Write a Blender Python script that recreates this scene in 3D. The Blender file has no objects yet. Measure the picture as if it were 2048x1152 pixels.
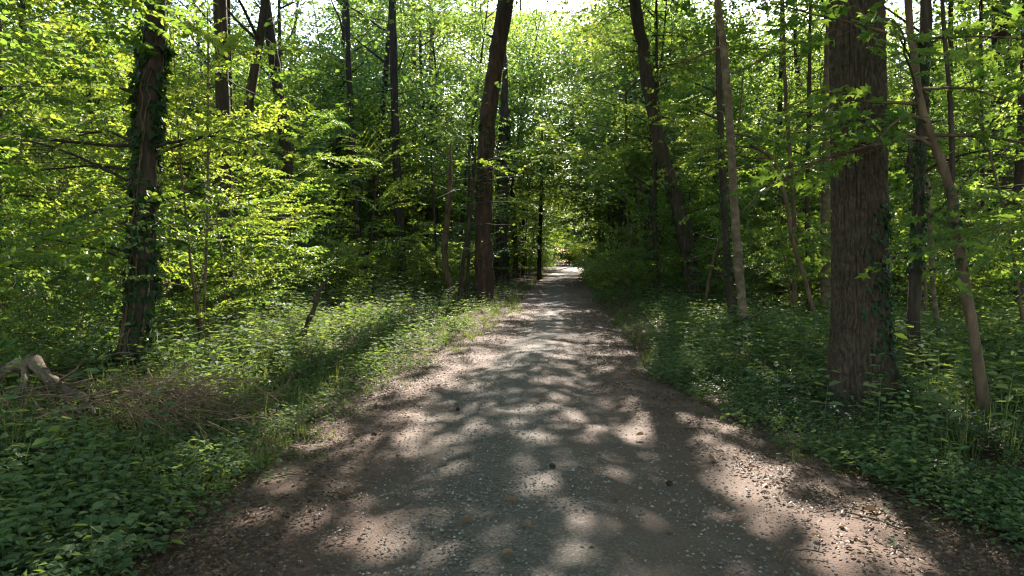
import bpy, math, time
import numpy as np
from mathutils import Vector, Matrix
T0 = time.time()
sc = bpy.context.scene
col = sc.collection
RAD = math.radians

# ------------------------------------------------------------------ camera model (photo 2048 x 1152)
F = 1479.0
HORIZON = 518.0
CAM_H = 1.6
PITCH = math.atan((576 - HORIZON) / F)
EXPOSURE, HAZE = 2.3, 0
SUN_AZ, SUN_EL = RAD(8), RAD(33)
SX, SY = math.sin(SUN_AZ) / math.tan(SUN_EL), math.cos(SUN_AZ) / math.tan(SUN_EL)   # ground shift per metre of height

def at(u, v, d):
    """World point seen at photo pixel (u, v), d metres ahead."""
    a, b = (u - 1024) / F, (576 - v) / F
    cp, sp = math.cos(PITCH), math.sin(PITCH)
    x, y, z = a, cp + b * sp, -sp + b * cp
    s = d / y
    return np.array([x * s, d, CAM_H + z * s])

def depth_of(v):
    return CAM_H * F / (v - HORIZON)

def screen_u(x, y):
    return 1024 + F * x / y

# ------------------------------------------------------------------ value noise
_tab = np.random.default_rng(7).random((256, 256))
def vn(x, y, s=0):
    x = np.asarray(x, float) + s * 17.3; y = np.asarray(y, float) + s * 31.7
    xi, yi = np.floor(x).astype(int), np.floor(y).astype(int)
    fx, fy = x - xi, y - yi
    fx, fy = fx * fx * (3 - 2 * fx), fy * fy * (3 - 2 * fy)
    g = lambda i, j: _tab[i & 255, j & 255]
    return (g(xi, yi) * (1 - fx) + g(xi + 1, yi) * fx) * (1 - fy) + (g(xi, yi + 1) * (1 - fx) + g(xi + 1, yi + 1) * fx) * fy

def fbm(x, y, s=0):
    return 0.55 * vn(x, y, s) + 0.28 * vn(np.asarray(x) * 2.1, np.asarray(y) * 2.1, s + 1) + 0.17 * vn(np.asarray(x) * 4.3, np.asarray(y) * 4.3, s + 2)

# ------------------------------------------------------------------ the path's edges and the ground's height
_PY = [-10, 0, 3.7, 5, 6.2, 8.4, 13, 19.4, 29, 56, 107, 160, 400]
_PL = [-2.0, -2.0, -2.0, -1.97, -1.94, -1.84, -1.0, -.15, .35, 2.1, 6.6, 11.5, 34]
_PR = [3.0, 3.0, 2.85, 2.6, 2.35, 2.0, 2.0, 2.5, 3.3, 5.3, 10.3, 15.5, 39]
def path_l(y): return np.interp(y, _PY, _PL)
def path_r(y): return np.interp(y, _PY, _PR)
def off_path(x, y):
    """Metres outside the bare path (negative on it)."""
    return np.where(np.asarray(y) > 166, 4.0, np.maximum(path_l(y) - x, x - path_r(y)))
def gz(x, y):
    x = np.asarray(x, float); y = np.asarray(y, float)
    o = np.clip((off_path(x, y) - 0.15) / 1.6, 0, 1)
    o = o * o * (3 - 2 * o)
    side = np.where(x < path_l(y), 0.10, 0.05)
    return o * (side + 0.22 * (fbm(x * 0.35, y * 0.35, 3) - 0.42) + 0.06 * (vn(x * 1.7, y * 1.7, 5) - 0.5)) - (0.012 + .07 * np.clip(-off_path(x, y) / .5, 0, 1)) * (o <= 0)

# ------------------------------------------------------------------ mesh building
class MB:
    """Collects vertices and equal-sided faces, builds one mesh object."""
    def __init__(self): self.V, self.F, self.T, self.S, self.n = [], [], [], [], 0
    def add(self, V, Fa, tint=None, smooth=False):
        V = np.asarray(V, float).reshape(-1, 3); Fa = np.asarray(Fa, int)
        self.V.append(V); self.F.append(Fa + self.n); self.n += len(V)
        self.T.append(np.full(len(Fa), 0.5) if tint is None else np.asarray(tint, float))
        self.S.append(np.full(len(Fa), smooth))
    def tube(self, pts, rad, sides=8, jit=0.0, rng=None, cap=True):
        pts = np.asarray(pts, float); rad = np.asarray(rad, float); k = len(pts)
        tan = np.gradient(pts, axis=0); tan /= np.linalg.norm(tan, axis=1)[:, None] + 1e-9
        ref = np.array([1.0, 0, 0]) if abs(tan[0][0]) < .8 else np.array([0, 1.0, 0])
        U = np.cross(tan, ref); U /= np.linalg.norm(U, axis=1)[:, None] + 1e-9
        Wv = np.cross(tan, U)
        a = np.linspace(0, 2 * math.pi, sides, endpoint=False)
        r = rad[:, None] * np.ones((1, sides))
        if jit and rng is not None: r = r * (1 + jit * (rng.random((k, sides)) - .5))
        V = pts[:, None, :] + r[:, :, None] * (np.cos(a)[None, :, None] * U[:, None, :] + np.sin(a)[None, :, None] * Wv[:, None, :])
        i, j = np.meshgrid(np.arange(k - 1), np.arange(sides), indexing='ij')
        j2 = (j + 1) % sides
        Fq = np.stack([i * sides + j, i * sides + j2, (i + 1) * sides + j2, (i + 1) * sides + j], -1).reshape(-1, 4)
        self.add(V.reshape(-1, 3), Fq, smooth=True)
        if cap:
            self.add(np.vstack([V[-1]]), np.arange(sides)[None, :])
    def build(self, name, mat, parent=None, loc=None):
        me = self.mesh(name, mat)
        return link(name, me, parent, loc)
    def mesh(self, name, mat):
        me = bpy.data.meshes.new(name)
        V = np.vstack(self.V)
        loops = np.concatenate([f.ravel() for f in self.F]).astype(np.int32)
        tot = np.concatenate([np.full(len(f), f.shape[1]) for f in self.F]).astype(np.int32)
        start = np.concatenate([[0], np.cumsum(tot)[:-1]]).astype(np.int32)
        me.vertices.add(len(V)); me.vertices.foreach_set('co', V.astype(np.float32).ravel())
        me.loops.add(len(loops)); me.loops.foreach_set('vertex_index', loops)
        me.polygons.add(len(tot)); me.polygons.foreach_set('loop_start', start)
        me.update(calc_edges=True)
        me.polygons.foreach_set('use_smooth', np.concatenate(self.S))
        at_ = me.attributes.new('tint', 'FLOAT', 'FACE')
        at_.data.foreach_set('value', np.concatenate(self.T).astype(np.float32))
        me.materials.append(mat)
        return me

def link(name, me, parent=None, loc=None):
    o = bpy.data.objects.new(name, me); col.objects.link(o)
    if parent is not None: o.parent = parent
    if loc is not None: o.location = loc
    return o

def tag(o, label=None, cat=None, group=None, kind=None):
    if label: o['label'] = label
    if cat: o['category'] = cat
    if group: o['group'] = group
    if kind: o['kind'] = kind
    return o

def empty(name, loc, label, cat, group=None):
    o = bpy.data.objects.new(name, None); col.objects.link(o)
    o.location = [float(c) for c in loc]; o.empty_display_size = .2
    return tag(o, label, cat, group)

# leaf outlines: (along, across, lift)
def _mirror(half, c=None):
    return half
OVAL = (np.array([[0, 0, 0], [.30, .46, .10], [.70, .38, .08], [1, 0, -.06], [.70, -.38, .08], [.30, -.46, .10]]), np.array([[0, 1, 2, 3], [0, 3, 4, 5]]))
HEART = (np.array([[0, 0, 0], [.10, .50, .06], [.55, .40, .10], [1, 0, -.10], [.55, -.40, .10], [.10, -.50, .06]]), np.array([[0, 1, 2, 3], [0, 3, 4, 5]]))
IVY = (np.array([[0, 0, 0], [.18, .52, .05], [.50, .26, .05], [1, 0, -.10], [.50, -.26, .05], [.18, -.52, .05]]), np.array([[0, 1, 2, 3], [0, 3, 4, 5]]))
KITE = (np.array([[0, 0, 0], [.42, .48, .05], [1, 0, 0], [.42, -.48, .05]]), np.array([[0, 1, 2, 3]]))
MAPLE = (np.array([[.36, 0, 0], [.06, 0, 0], [.02, .52, .02], [.34, .30, .07], [.62, .58, .0], [.60, .20, .07], [1, 0, -.10],
                   [.60, -.20, .07], [.62, -.58, .0], [.34, -.30, .07], [.02, -.52, .02]]),
         np.array([[0, 1, 2, 3], [0, 3, 4, 5], [0, 5, 6, 7], [0, 7, 8, 9], [0, 9, 10, 1]]))
BLADE = (np.array([[0, .5, 0], [.5, .38, 0], [1, 0, -.25], [.5, -.38, 0], [0, -.5, 0]]), np.array([[0, 1, 3, 4], [1, 2, 3, 3]]))
BLADE = (np.array([[0, .5, 0], [.55, .36, 0], [.55, -.36, 0], [0, -.5, 0], [1, .05, -.2], [1, -.05, -.2]]), np.array([[0, 1, 2, 3], [1, 4, 5, 2]]))

class LB:
    """A batch of leaves: base point, axis, normal, length, width, tint."""
    def __init__(self): self.a = []
    def add(self, P, D, N, L, Wd, T):
        self.a.append((np.atleast_2d(P), np.atleast_2d(D), np.atleast_2d(N), np.atleast_1d(L), np.atleast_1d(Wd), np.atleast_1d(T)))
    def arrays(self):
        return [np.concatenate([b[i] for b in self.a]) for i in range(6)]
    def empty(self): return not self.a

def leaf_geo(mb, arr, shape):
    P, D, N, L, Wd, T = arr
    if len(P) == 0: return
    D = D / (np.linalg.norm(D, axis=1)[:, None] + 1e-9)
    X = np.cross(N, D); X /= np.linalg.norm(X, axis=1)[:, None] + 1e-9
    N = np.cross(D, X)
    tv, tf = shape
    V = (P[:, None, :] + tv[None, :, 0, None] * (L[:, None] * D)[:, None, :]
         + tv[None, :, 1, None] * (Wd[:, None] * X)[:, None, :] + tv[None, :, 2, None] * (np.minimum(L, Wd * 1.7)[:, None] * N)[:, None, :])
    n, k = len(P), len(tv)
    Fa = (np.arange(n)[:, None, None] * k + tf[None]).reshape(-1, tf.shape[1])
    mb.add(V.reshape(-1, 3), Fa, np.repeat(T, len(tf)))

def replicate(arr, pos, rz, s):
    """Copies of a template batch at pos, turned by rz, scaled by s."""
    P, D, N, L, Wd, T = arr
    c, sn = np.cos(rz), np.sin(rz)
    R = np.zeros((len(pos), 3, 3)); R[:, 0, 0] = c; R[:, 0, 1] = -sn; R[:, 1, 0] = sn; R[:, 1, 1] = c; R[:, 2, 2] = 1
    m = len(P)
    P2 = np.einsum('nij,mj->nmi', R, P) * s[:, None, None] + pos[:, None, :]
    D2 = np.einsum('nij,mj->nmi', R, D); N2 = np.einsum('nij,mj->nmi', R, N)
    return [P2.reshape(-1, 3), D2.reshape(-1, 3), N2.reshape(-1, 3), (s[:, None] * L[None]).ravel(), (s[:, None] * Wd[None]).ravel(),
            np.repeat(T[None], len(pos), 0).ravel()]

def unit(v): return v / (np.linalg.norm(v) + 1e-9)

# ------------------------------------------------------------------ materials
def new_mat(name):
    m = bpy.data.materials.new(name); m.use_nodes = True
    nt = m.node_tree; nt.nodes.clear()
    return m, nt, nt.nodes, nt.links
def nd(N, t, **kw):
    n = N.new(t)
    for k, v in kw.items():
        if k.startswith('i_'): n.inputs[k[2:]].default_value = v
        else: setattr(n, k, v)
    return n
def ramp(N, stops):
    r = N.new('ShaderNodeValToRGB'); e = r.color_ramp.elements
    while len(e) > 1: e.remove(e[0])
    e[0].position, e[0].color = stops[0][0], (*stops[0][1], 1)
    for p, c in stops[1:]:
        x = e.new(p); x.color = (*c, 1)
    return r

def leaf_mat(name, lo, hi, tlo, thi, mix=0.45, rough=0.46, spec=0.3):
    m, nt, N, L = new_mat(name)
    at_ = nd(N, 'ShaderNodeAttribute', attribute_name='tint')
    r1 = ramp(N, [(0.0, lo), (1.0, hi)]); r2 = ramp(N, [(0.0, tlo), (1.0, thi)])
    L.new(at_.outputs['Fac'], r1.inputs[0]); L.new(at_.outputs['Fac'], r2.inputs[0])
    p = nd(N, 'ShaderNodeBsdfPrincipled'); p.inputs['Roughness'].default_value = rough
    p.inputs['Specular IOR Level'].default_value = spec
    t = nd(N, 'ShaderNodeBsdfTranslucent'); mx = nd(N, 'ShaderNodeMixShader'); mx.inputs[0].default_value = mix
    o = nd(N, 'ShaderNodeOutputMaterial')
    L.new(r1.outputs[0], p.inputs['Base Color']); L.new(r2.outputs[0], t.inputs['Color'])
    L.new(p.outputs[0], mx.inputs[1]); L.new(t.outputs[0], mx.inputs[2]); L.new(mx.outputs[0], o.inputs[0])
    return m

def bark_mat(name, c1, c2, scale=(14, 14, 2.2), bump=0.6, moss=0.25, mosscol=(.045, .06, .02), dist=0.02):
    m, nt, N, L = new_mat(name)
    tc = nd(N, 'ShaderNodeTexCoord'); mp = nd(N, 'ShaderNodeMapping'); mp.inputs['Scale'].default_value = scale
    L.new(tc.outputs['Object'], mp.inputs[0])
    n1 = nd(N, 'ShaderNodeTexNoise'); n1.inputs['Scale'].default_value = 1.0; n1.inputs['Detail'].default_value = 6; n1.inputs['Roughness'].default_value = .65
    L.new(mp.outputs[0], n1.inputs['Vector'])
    n2 = nd(N, 'ShaderNodeTexNoise'); n2.inputs['Scale'].default_value = 1.3; n2.inputs['Detail'].default_value = 4
    L.new(tc.outputs['Object'], n2.inputs['Vector'])
    r = ramp(N, [(0.30, tuple(c * .45 for c in c1)), (0.5, c1), (0.72, c2)])
    L.new(n1.outputs['Fac'], r.inputs[0])
    rm = ramp(N, [(0.52, (0, 0, 0)), (0.72, (1, 1, 1))]); L.new(n2.outputs['Fac'], rm.inputs[0])
    ml = nd(N, 'ShaderNodeMath', operation='MULTIPLY'); ml.inputs[1].default_value = moss; L.new(rm.outputs[0], ml.inputs[0])
    mx = nd(N, 'ShaderNodeMix', data_type='RGBA'); mx.inputs[7].default_value = (*mosscol, 1)
    L.new(ml.outputs[0], mx.inputs[0]); L.new(r.outputs[0], mx.inputs[6])
    b = nd(N, 'ShaderNodeBump'); b.inputs['Strength'].default_value = bump; b.inputs['Distance'].default_value = dist
    L.new(n1.outputs['Fac'], b.inputs['Height'])
    p = nd(N, 'ShaderNodeBsdfPrincipled'); p.inputs['Roughness'].default_value = .9; p.inputs['Specular IOR Level'].default_value = .15
    L.new(mx.outputs[2], p.inputs['Base Color']); L.new(b.outputs[0], p.inputs['Normal'])
    o = nd(N, 'ShaderNodeOutputMaterial'); L.new(p.outputs[0], o.inputs[0])
    return m

M = {}
M['beech'] = leaf_mat('beech_leaf', (.04, .088, .024), (.068, .125, .036), (.15, .29, .025), (.40, .47, .045), .50)
M['maple'] = leaf_mat('maple_leaf', (.03, .07, .02), (.052, .10, .028), (.14, .27, .025), (.30, .40, .045), .48)
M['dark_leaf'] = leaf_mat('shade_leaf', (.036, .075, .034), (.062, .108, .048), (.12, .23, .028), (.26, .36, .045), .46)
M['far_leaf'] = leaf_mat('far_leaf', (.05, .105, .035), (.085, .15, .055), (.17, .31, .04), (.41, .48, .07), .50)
M['ivy'] = leaf_mat('ivy_leaf', (.012, .030, .012), (.025, .055, .018), (.05, .11, .01), (.12, .2, .02), .25, .5, .22)
M['herb'] = leaf_mat('herb_leaf', (.062, .105, .052), (.11, .155, .08), (.15, .25, .03), (.32, .4, .06), .36, .7, .06)
M['grass'] = leaf_mat('grass_blade', (.05, .085, .025), (.10, .125, .045), (.16, .24, .03), (.32, .36, .08), .35, .6, .15)
M['dry_leaf'] = leaf_mat('dry_leaf', (.05, .03, .019), (.19, .12, .07), (.12, .06, .02), (.28, .16, .06), .15, .6, .3)
M['needle'] = leaf_mat('pine_needle', (.02, .05, .022), (.035, .075, .03), (.05, .1, .02), (.12, .18, .04), .25)
M['bark_dark'] = bark_mat('dark_bark', (.045, .034, .027), (.085, .066, .052))
M['bark_pine'] = bark_mat('pine_bark', (.062, .039, .030), (.115, .073, .055), (9, 9, 2.0), .9, .05, dist=.03)
M['bark_oak'] = bark_mat('oak_bark', (.055, .041, .029), (.10, .075, .053), (30, 30, 12.0), .5, .3, (.05, .065, .025), .015)
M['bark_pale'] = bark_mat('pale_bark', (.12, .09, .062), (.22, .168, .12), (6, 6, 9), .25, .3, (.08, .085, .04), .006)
M['bark_young'] = bark_mat('young_bark', (.10, .068, .045), (.17, .12, .08), (10, 10, 3), .35, .35, (.055, .06, .025), .008)
M['twig'] = bark_mat('twig_bark', (.06, .042, .03), (.11, .08, .056), (20, 20, 20), .3, .1)
M['deadwood'] = bark_mat('deadwood', (.11, .08, .06), (.22, .165, .13), (10, 10, 10), .6, .2)
M['drytwig'] = bark_mat('dry_twig', (.16, .105, .07), (.30, .21, .145), (20, 20, 20), .3, .05)
M['cone'] = bark_mat('pine_cone', (.05, .032, .022), (.11, .075, .05), (60, 60, 60), .6, 0)

def soil_mat():
    m, nt, N, L = new_mat('forest_soil')
    tc = nd(N, 'ShaderNodeTexCoord')
    n1 = nd(N, 'ShaderNodeTexNoise'); n1.inputs['Scale'].default_value = 1.1; n1.inputs['Detail'].default_value = 5
    n2 = nd(N, 'ShaderNodeTexNoise'); n2.inputs['Scale'].default_value = 38; n2.inputs['Detail'].default_value = 4
    v = nd(N, 'ShaderNodeTexVoronoi'); v.inputs['Scale'].default_value = 34; v.feature = 'F1'
    for x in (n1, n2, v): L.new(tc.outputs['Object'], x.inputs['Vector'])
    r1 = ramp(N, [(.3, (.038, .026, .02)), (.7, (.09, .06, .045))]); L.new(n1.outputs['Fac'], r1.inputs[0])
    r2 = ramp(N, [(.0, (.05, .032, .022)), (.5, (.12, .078, .052)), (1, (.2, .14, .1))]); L.new(v.outputs['Color'], r2.inputs[0])
    mx = nd(N, 'ShaderNodeMix', data_type='RGBA'); mx.inputs[0].default_value = .45
    L.new(r1.outputs[0], mx.inputs[6]); L.new(r2.outputs[0], mx.inputs[7])
    ad = nd(N, 'ShaderNodeMath', operation='ADD'); L.new(n2.outputs['Fac'], ad.inputs[0]); L.new(v.outputs['Distance'], ad.inputs[1])
    b = nd(N, 'ShaderNodeBump'); b.inputs['Strength'].default_value = .9; b.inputs['Distance'].default_value = .02
    L.new(ad.outputs[0], b.inputs['Height'])
    p = nd(N, 'ShaderNodeBsdfPrincipled'); p.inputs['Roughness'].default_value = .95; p.inputs['Specular IOR Level'].default_value = .1
    L.new(mx.outputs[2], p.inputs['Base Color']); L.new(b.outputs[0], p.inputs['Normal'])
    o = nd(N, 'ShaderNodeOutputMaterial'); L.new(p.outputs[0], o.inputs[0])
    return m

def path_mat():
    """Grey gravel down the middle, brown trodden dirt in the wheel tracks and on the shoulders (attribute 'lane' runs -1..1 across)."""
    m, nt, N, L = new_mat('gravel_path')
    tc = nd(N, 'ShaderNodeTexCoord'); at_ = nd(N, 'ShaderNodeAttribute', attribute_name='lane')
    nw = nd(N, 'ShaderNodeTexNoise'); nw.inputs['Scale'].default_value = 1.6; nw.inputs['Detail'].default_value = 5; nw.inputs['Roughness'].default_value = .6
    ng = nd(N, 'ShaderNodeTexNoise'); ng.inputs['Scale'].default_value = 75; ng.inputs['Detail'].default_value = 3; ng.inputs['Roughness'].default_value = .7
    v = nd(N, 'ShaderNodeTexVoronoi'); v.inputs['Scale'].default_value = 70
    v2 = nd(N, 'ShaderNodeTexVoronoi'); v2.inputs['Scale'].default_value = 32
    for x in (nw, ng, v, v2): L.new(tc.outputs['Object'], x.inputs['Vector'])
    # lane + wobble
    w = nd(N, 'ShaderNodeMath', operation='MULTIPLY_ADD'); w.inputs[1].default_value = .55; w.inputs[2].default_value = -.275
    L.new(nw.outputs['Fac'], w.inputs[0])
    a = nd(N, 'ShaderNodeMath', operation='ADD'); L.new(at_.outputs['Fac'], a.inputs[0]); L.new(w.outputs[0], a.inputs[1])
    h = nd(N, 'ShaderNodeMath', operation='MULTIPLY_ADD'); h.inputs[1].default_value = .5; h.inputs[2].default_value = .5; L.new(a.outputs[0], h.inputs[0])
    dirt = ramp(N, [(.0, (1, 1, 1)), (.22, (1, 1, 1)), (.33, (.25, .25, .25)), (.50, (.08, .08, .08)), (.58, (.75, .75, .75)), (.66, (.55, .55, .55)), (.74, (.9, .9, .9)), (1, (1, 1, 1))])
    L.new(h.outputs[0], dirt.inputs[0])
    stone = ramp(N, [(.0, (.05, .041, .035)), (.35, (.082, .068, .058)), (.7, (.120, .100, .086)), (1, (.19, .162, .14))]); L.new(v.outputs['Color'], stone.inputs[0])
    soil = ramp(N, [(.25, (.066, .036, .026)), (.55, (.115, .066, .048)), (.85, (.18, .108, .08))]); L.new(ng.outputs['Fac'], soil.inputs[0])
    mx = nd(N, 'ShaderNodeMix', data_type='RGBA'); L.new(dirt.outputs[0], mx.inputs[0]); L.new(stone.outputs[0], mx.inputs[6]); L.new(soil.outputs[0], mx.inputs[7])
    # sparse lighter stones everywhere
    sp = ramp(N, [(.90, (0, 0, 0)), (.93, (1, 1, 1))]); L.new(v2.outputs['Color'], sp.inputs[0])
    mk = nd(N, 'ShaderNodeMath', operation='MULTIPLY'); mk.inputs[1].default_value = .2; L.new(sp.outputs[0], mk.inputs[0])
    m2 = nd(N, 'ShaderNodeMix', data_type='RGBA'); m2.inputs[7].default_value = (.34, .29, .25, 1); L.new(mk.outputs[0], m2.inputs[0]); L.new(mx.outputs[2], m2.inputs[6])
    ad = nd(N, 'ShaderNodeMath', operation='MULTIPLY_ADD'); ad.inputs[1].default_value = .3; L.new(v.outputs['Distance'], ad.inputs[0]); L.new(ng.outputs['Fac'], ad.inputs[2])
    b = nd(N, 'ShaderNodeBump'); b.inputs['Strength'].default_value = .7; b.inputs['Distance'].default_value = .012
    L.new(ad.outputs[0], b.inputs['Height'])
    p = nd(N, 'ShaderNodeBsdfPrincipled'); p.inputs['Roughness'].default_value = .85; p.inputs['Specular IOR Level'].default_value = .25
    L.new(m2.outputs[2], p.inputs['Base Color']); L.new(b.outputs[0], p.inputs['Normal'])
    o = nd(N, 'ShaderNodeOutputMaterial'); L.new(p.outputs[0], o.inputs[0])
    return m

def stone_mat():
    m, nt, N, L = new_mat('pebble')
    at_ = nd(N, 'ShaderNodeAttribute', attribute_name='tint')
    r = ramp(N, [(0, (.06, .054, .048)), (.7, (.14, .125, .11)), (1, (.30, .265, .235))]); L.new(at_.outputs['Fac'], r.inputs[0])
    p = nd(N, 'ShaderNodeBsdfPrincipled'); p.inputs['Roughness'].default_value = .8
    L.new(r.outputs[0], p.inputs['Base Color'])
    o = nd(N, 'ShaderNodeOutputMaterial'); L.new(p.outputs[0], o.inputs[0])
    return m

# ------------------------------------------------------------------ gaps shaped into the added canopy and the crowns to place sun patches
# (gx, gy) = the ground point a sun ray through (x, y, h) would reach. lit(gx, gy) = share of sun let through there.
ZONES = [  # gx, gy, rx, ry, share
    (0.6, 11.6, 1.6, 2.2, .22), (0.3, 8.6, 1.4, 1.2, .16), (-0.95, 7.0, .5, .7, .6), (1.35, 6.9, .75, .55, .6),
    (1.78, 5.1, .30, 1.3, .95), (2.0, 4.05, .45, .45, .9), (-0.78, 4.2, .22, .30, 1.0), (0.0, 5.0, .35, .3, .5),
    (-2.6, 14.5, 2.0, 5.0, .85), (-1.4, 11.0, .8, 2.5, .7), (-3.1, 8.3, .6, .6, .9), (-2.8, 6.7, .4, .5, .6), (-5.5, 15, 3, 5, .6),
    (7.3, 13, 1.0, 1.2, .75), (10, 14, 4, 6, .85), (4.2, 24, 4.0, 9, .92), (2.6, 35, 3, 6, .7), (9, 24, 5, 8, .85),
    (-8, 4, 5.5, 9, .92), (-10, 18, 7, 10, .92), (-3, 25, 7, 9, .95), (-4.5, -2, 3, 5, .7), (6.2, 3.5, 1.2, 1.5, .3), (3, 46, 9, 22, .72)]
SHADY = [(-4.6, 5.2, 1.7, 2.6, .34), (-2.6, 4.4, .7, 1.6, .3), (.1, 5.6, 1.3, 1.2, .22), (.2, 3.6, .9, .9, .12), (1.2, 18.5, 1.4, 3.6, .2), (2.9, 8.5, .6, 3.5, .12)]
FLECKS = []
for _u, _v, _ru, _rv in [(750, 1075, 60, 30), (1000, 985, 45, 16), (960, 868, 60, 13), (1095, 892, 40, 11), (1060, 840, 50, 11), (860, 880, 75, 24), (830, 832, 90, 18), (965, 820, 50, 10), (1010, 790, 60, 10),
                         (1100, 805, 60, 10), (1180, 845, 50, 10), (1215, 815, 60, 10), (1290, 872, 95, 15), (1390, 858, 45, 10), (1330, 925, 95, 16), (1420, 985, 50, 30), (1490, 940, 45, 24), (1540, 1000, 65, 30),
                         (1620, 1065, 85, 30), (1750, 1090, 95, 24), (1080, 745, 60, 8), (1170, 750, 60, 8), (1010, 745, 60, 8), (1120, 715, 60, 7), (1040, 705, 70, 6), (1150, 772, 50, 9), (960, 775, 45, 9),
                         (1080, 770, 50, 9), (1140, 690, 50, 5), (980, 720, 45, 7), (780, 800, 65, 13), (900, 905, 40, 11), (1230, 930, 40, 10), (640, 905, 50, 18), (1120, 650, 40, 4), (1090, 630, 40, 3), (480, 830, 60, 36), (400, 905, 60, 28), (330, 870, 40, 30), (250, 965, 60, 20), (620, 760, 50, 25), (160, 1010, 60, 16),
                         (1580, 790, 60, 20), (1700, 930, 50, 18), (1860, 700, 90, 30), (1900, 900, 60, 20), (1500, 740, 50, 14), (1400, 700, 50, 10), (1340, 780, 40, 12), (2000, 950, 50, 20)]:
    _d = depth_of(_v); FLECKS.append(((_u - 1024) / F * _d, _d, _ru * .75 / F * _d, .75 * _d * _rv / (_v - HORIZON)))
def lit(gx, gy):
    s = np.where(gx > 4, .40, np.where(gx > 2.2, .26, np.where(gx > -2.0, .07, .40)))
    s = np.where(gy > 40, .45, s)
    for zx, zy, rx, ry, v in ZONES:
        d = ((gx - zx) / rx) ** 2 + ((gy - zy) / ry) ** 2
        s = np.where(d < 1, np.maximum(s, v), s)
    for zx, zy, rx, ry, v in SHADY:  # canopy kept denser to shade the near verge and the middle of the path
        d = ((gx - zx) / rx) ** 2 + ((gy - zy) / ry) ** 2
        s = np.where(d < 1, np.minimum(s, v), s)
    for zx, zy, rx, ry in FLECKS:
        d = ((gx - zx) / rx) ** 2 + ((gy - zy) / ry) ** 2
        s = np.where(d < 1, np.maximum(s, .92 - .42 * d), s)
    return s
def _gapnoise(gx, gy):
    a, b, c, d = gx * .83 + gy * .36, gy * .7 - gx * .52, gx * .92 - gy * .25, gy * .72 + gx * .35
    return .22 * vn(a * 1.4, b * 1.2, 11) + .42 * vn(c * 3.4, d * 2.6, 12) + .36 * vn(a * 6.8, b * 5.4, 13)
_q = np.sort(_gapnoise(np.random.default_rng(1).uniform(-40, 40, 20000), np.random.default_rng(2).uniform(-40, 40, 20000)))
def shade_keep(P):
    """True where a leaf at P stays to cast shade, False where it would plug a sun gap."""
    gx, gy = P[:, 0] - SX * P[:, 2], P[:, 1] - SY * P[:, 2]
    rank = np.searchsorted(_q, _gapnoise(gx, gy)) / len(_q)
    return rank > lit(gx, gy)

# ------------------------------------------------------------------ tree growth
def curve(p0, d0, length, n, rng, wander=.12, lift=0.0):
    pts = [np.array(p0, float)]; d = unit(np.array(d0, float)); st = length / (n - 1)
    for i in range(n - 1):
        d = unit(d + wander * rng.normal(size=3) * np.array([1, 1, .6]) + np.array([0, 0, lift / n]))
        pts.append(pts[-1] + d * st)
    return np.array(pts)

def spray(wood, lb, p0, d0, length, r0, rng, leaf=.075, ntw=9, twig_tubes=True, lift=-.25, dens=1.0, aspect=.62, flat=.62, tint=(.15, .95)):
    """A branch with twigs set left and right in one drooping plane and leaves along every twig."""
    n = 7
    pts = curve(p0, d0, length, n, rng, .13, lift + rng.normal() * .35)
    if wood is not None: wood.tube(pts, np.linspace(r0, r0 * .22, n), 5 if r0 > .012 else 4)
    up0 = unit(np.array([rng.normal() * .36, rng.normal() * .36, 1]))
    base_t = rng.uniform(*tint)
    for i in range(ntw):
        s = .18 + .82 * (i + rng.random() * .6) / ntw
        k = min(int(s * (n - 1)), n - 2); f = s * (n - 1) - k
        p = pts[k] * (1 - f) + pts[k + 1] * f; bd = unit(pts[k + 1] - pts[k])
        side = 1 if i % 2 else -1
        sx = unit(np.cross(up0, bd)) * side
        tl = length * (.46 - .26 * s) * rng.uniform(.7, 1.25)
        td = unit(bd * .75 + sx * .8 + np.array([0, 0, rng.normal() * .12]))
        m = max(4, int(tl / leaf * 2.3 * dens))
        tt = np.linspace(.08, 1, m) + rng.random(m) * .05
        droop = np.array([0, 0, -.12]) * tl
        P = p + tt[:, None] * td * tl + (tt ** 2)[:, None] * droop
        if wood is not None and twig_tubes:
            wood.tube(np.array([p, p + td * tl * .5 + droop * .25, p + td * tl + droop]), [r0 * .25 + .0012, .0016, .0009], 3, cap=False)
        sg = np.where(np.arange(m) % 2, 1, -1)
        tx = unit(np.cross(up0, td))
        D = td * .65 + sg[:, None] * tx * .75 + rng.normal(size=(m, 3)) * .22 + np.array([0, 0, -.12])
        Nn = up0 + rng.normal(size=(m, 3)) * flat
        L = leaf * rng.uniform(.7, 1.25, m)
        lb.add(P, D, Nn, L, L * aspect * rng.uniform(.85, 1.15, m), np.clip(base_t + rng.normal(size=m) * .18, 0, 1))
    return pts

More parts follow.
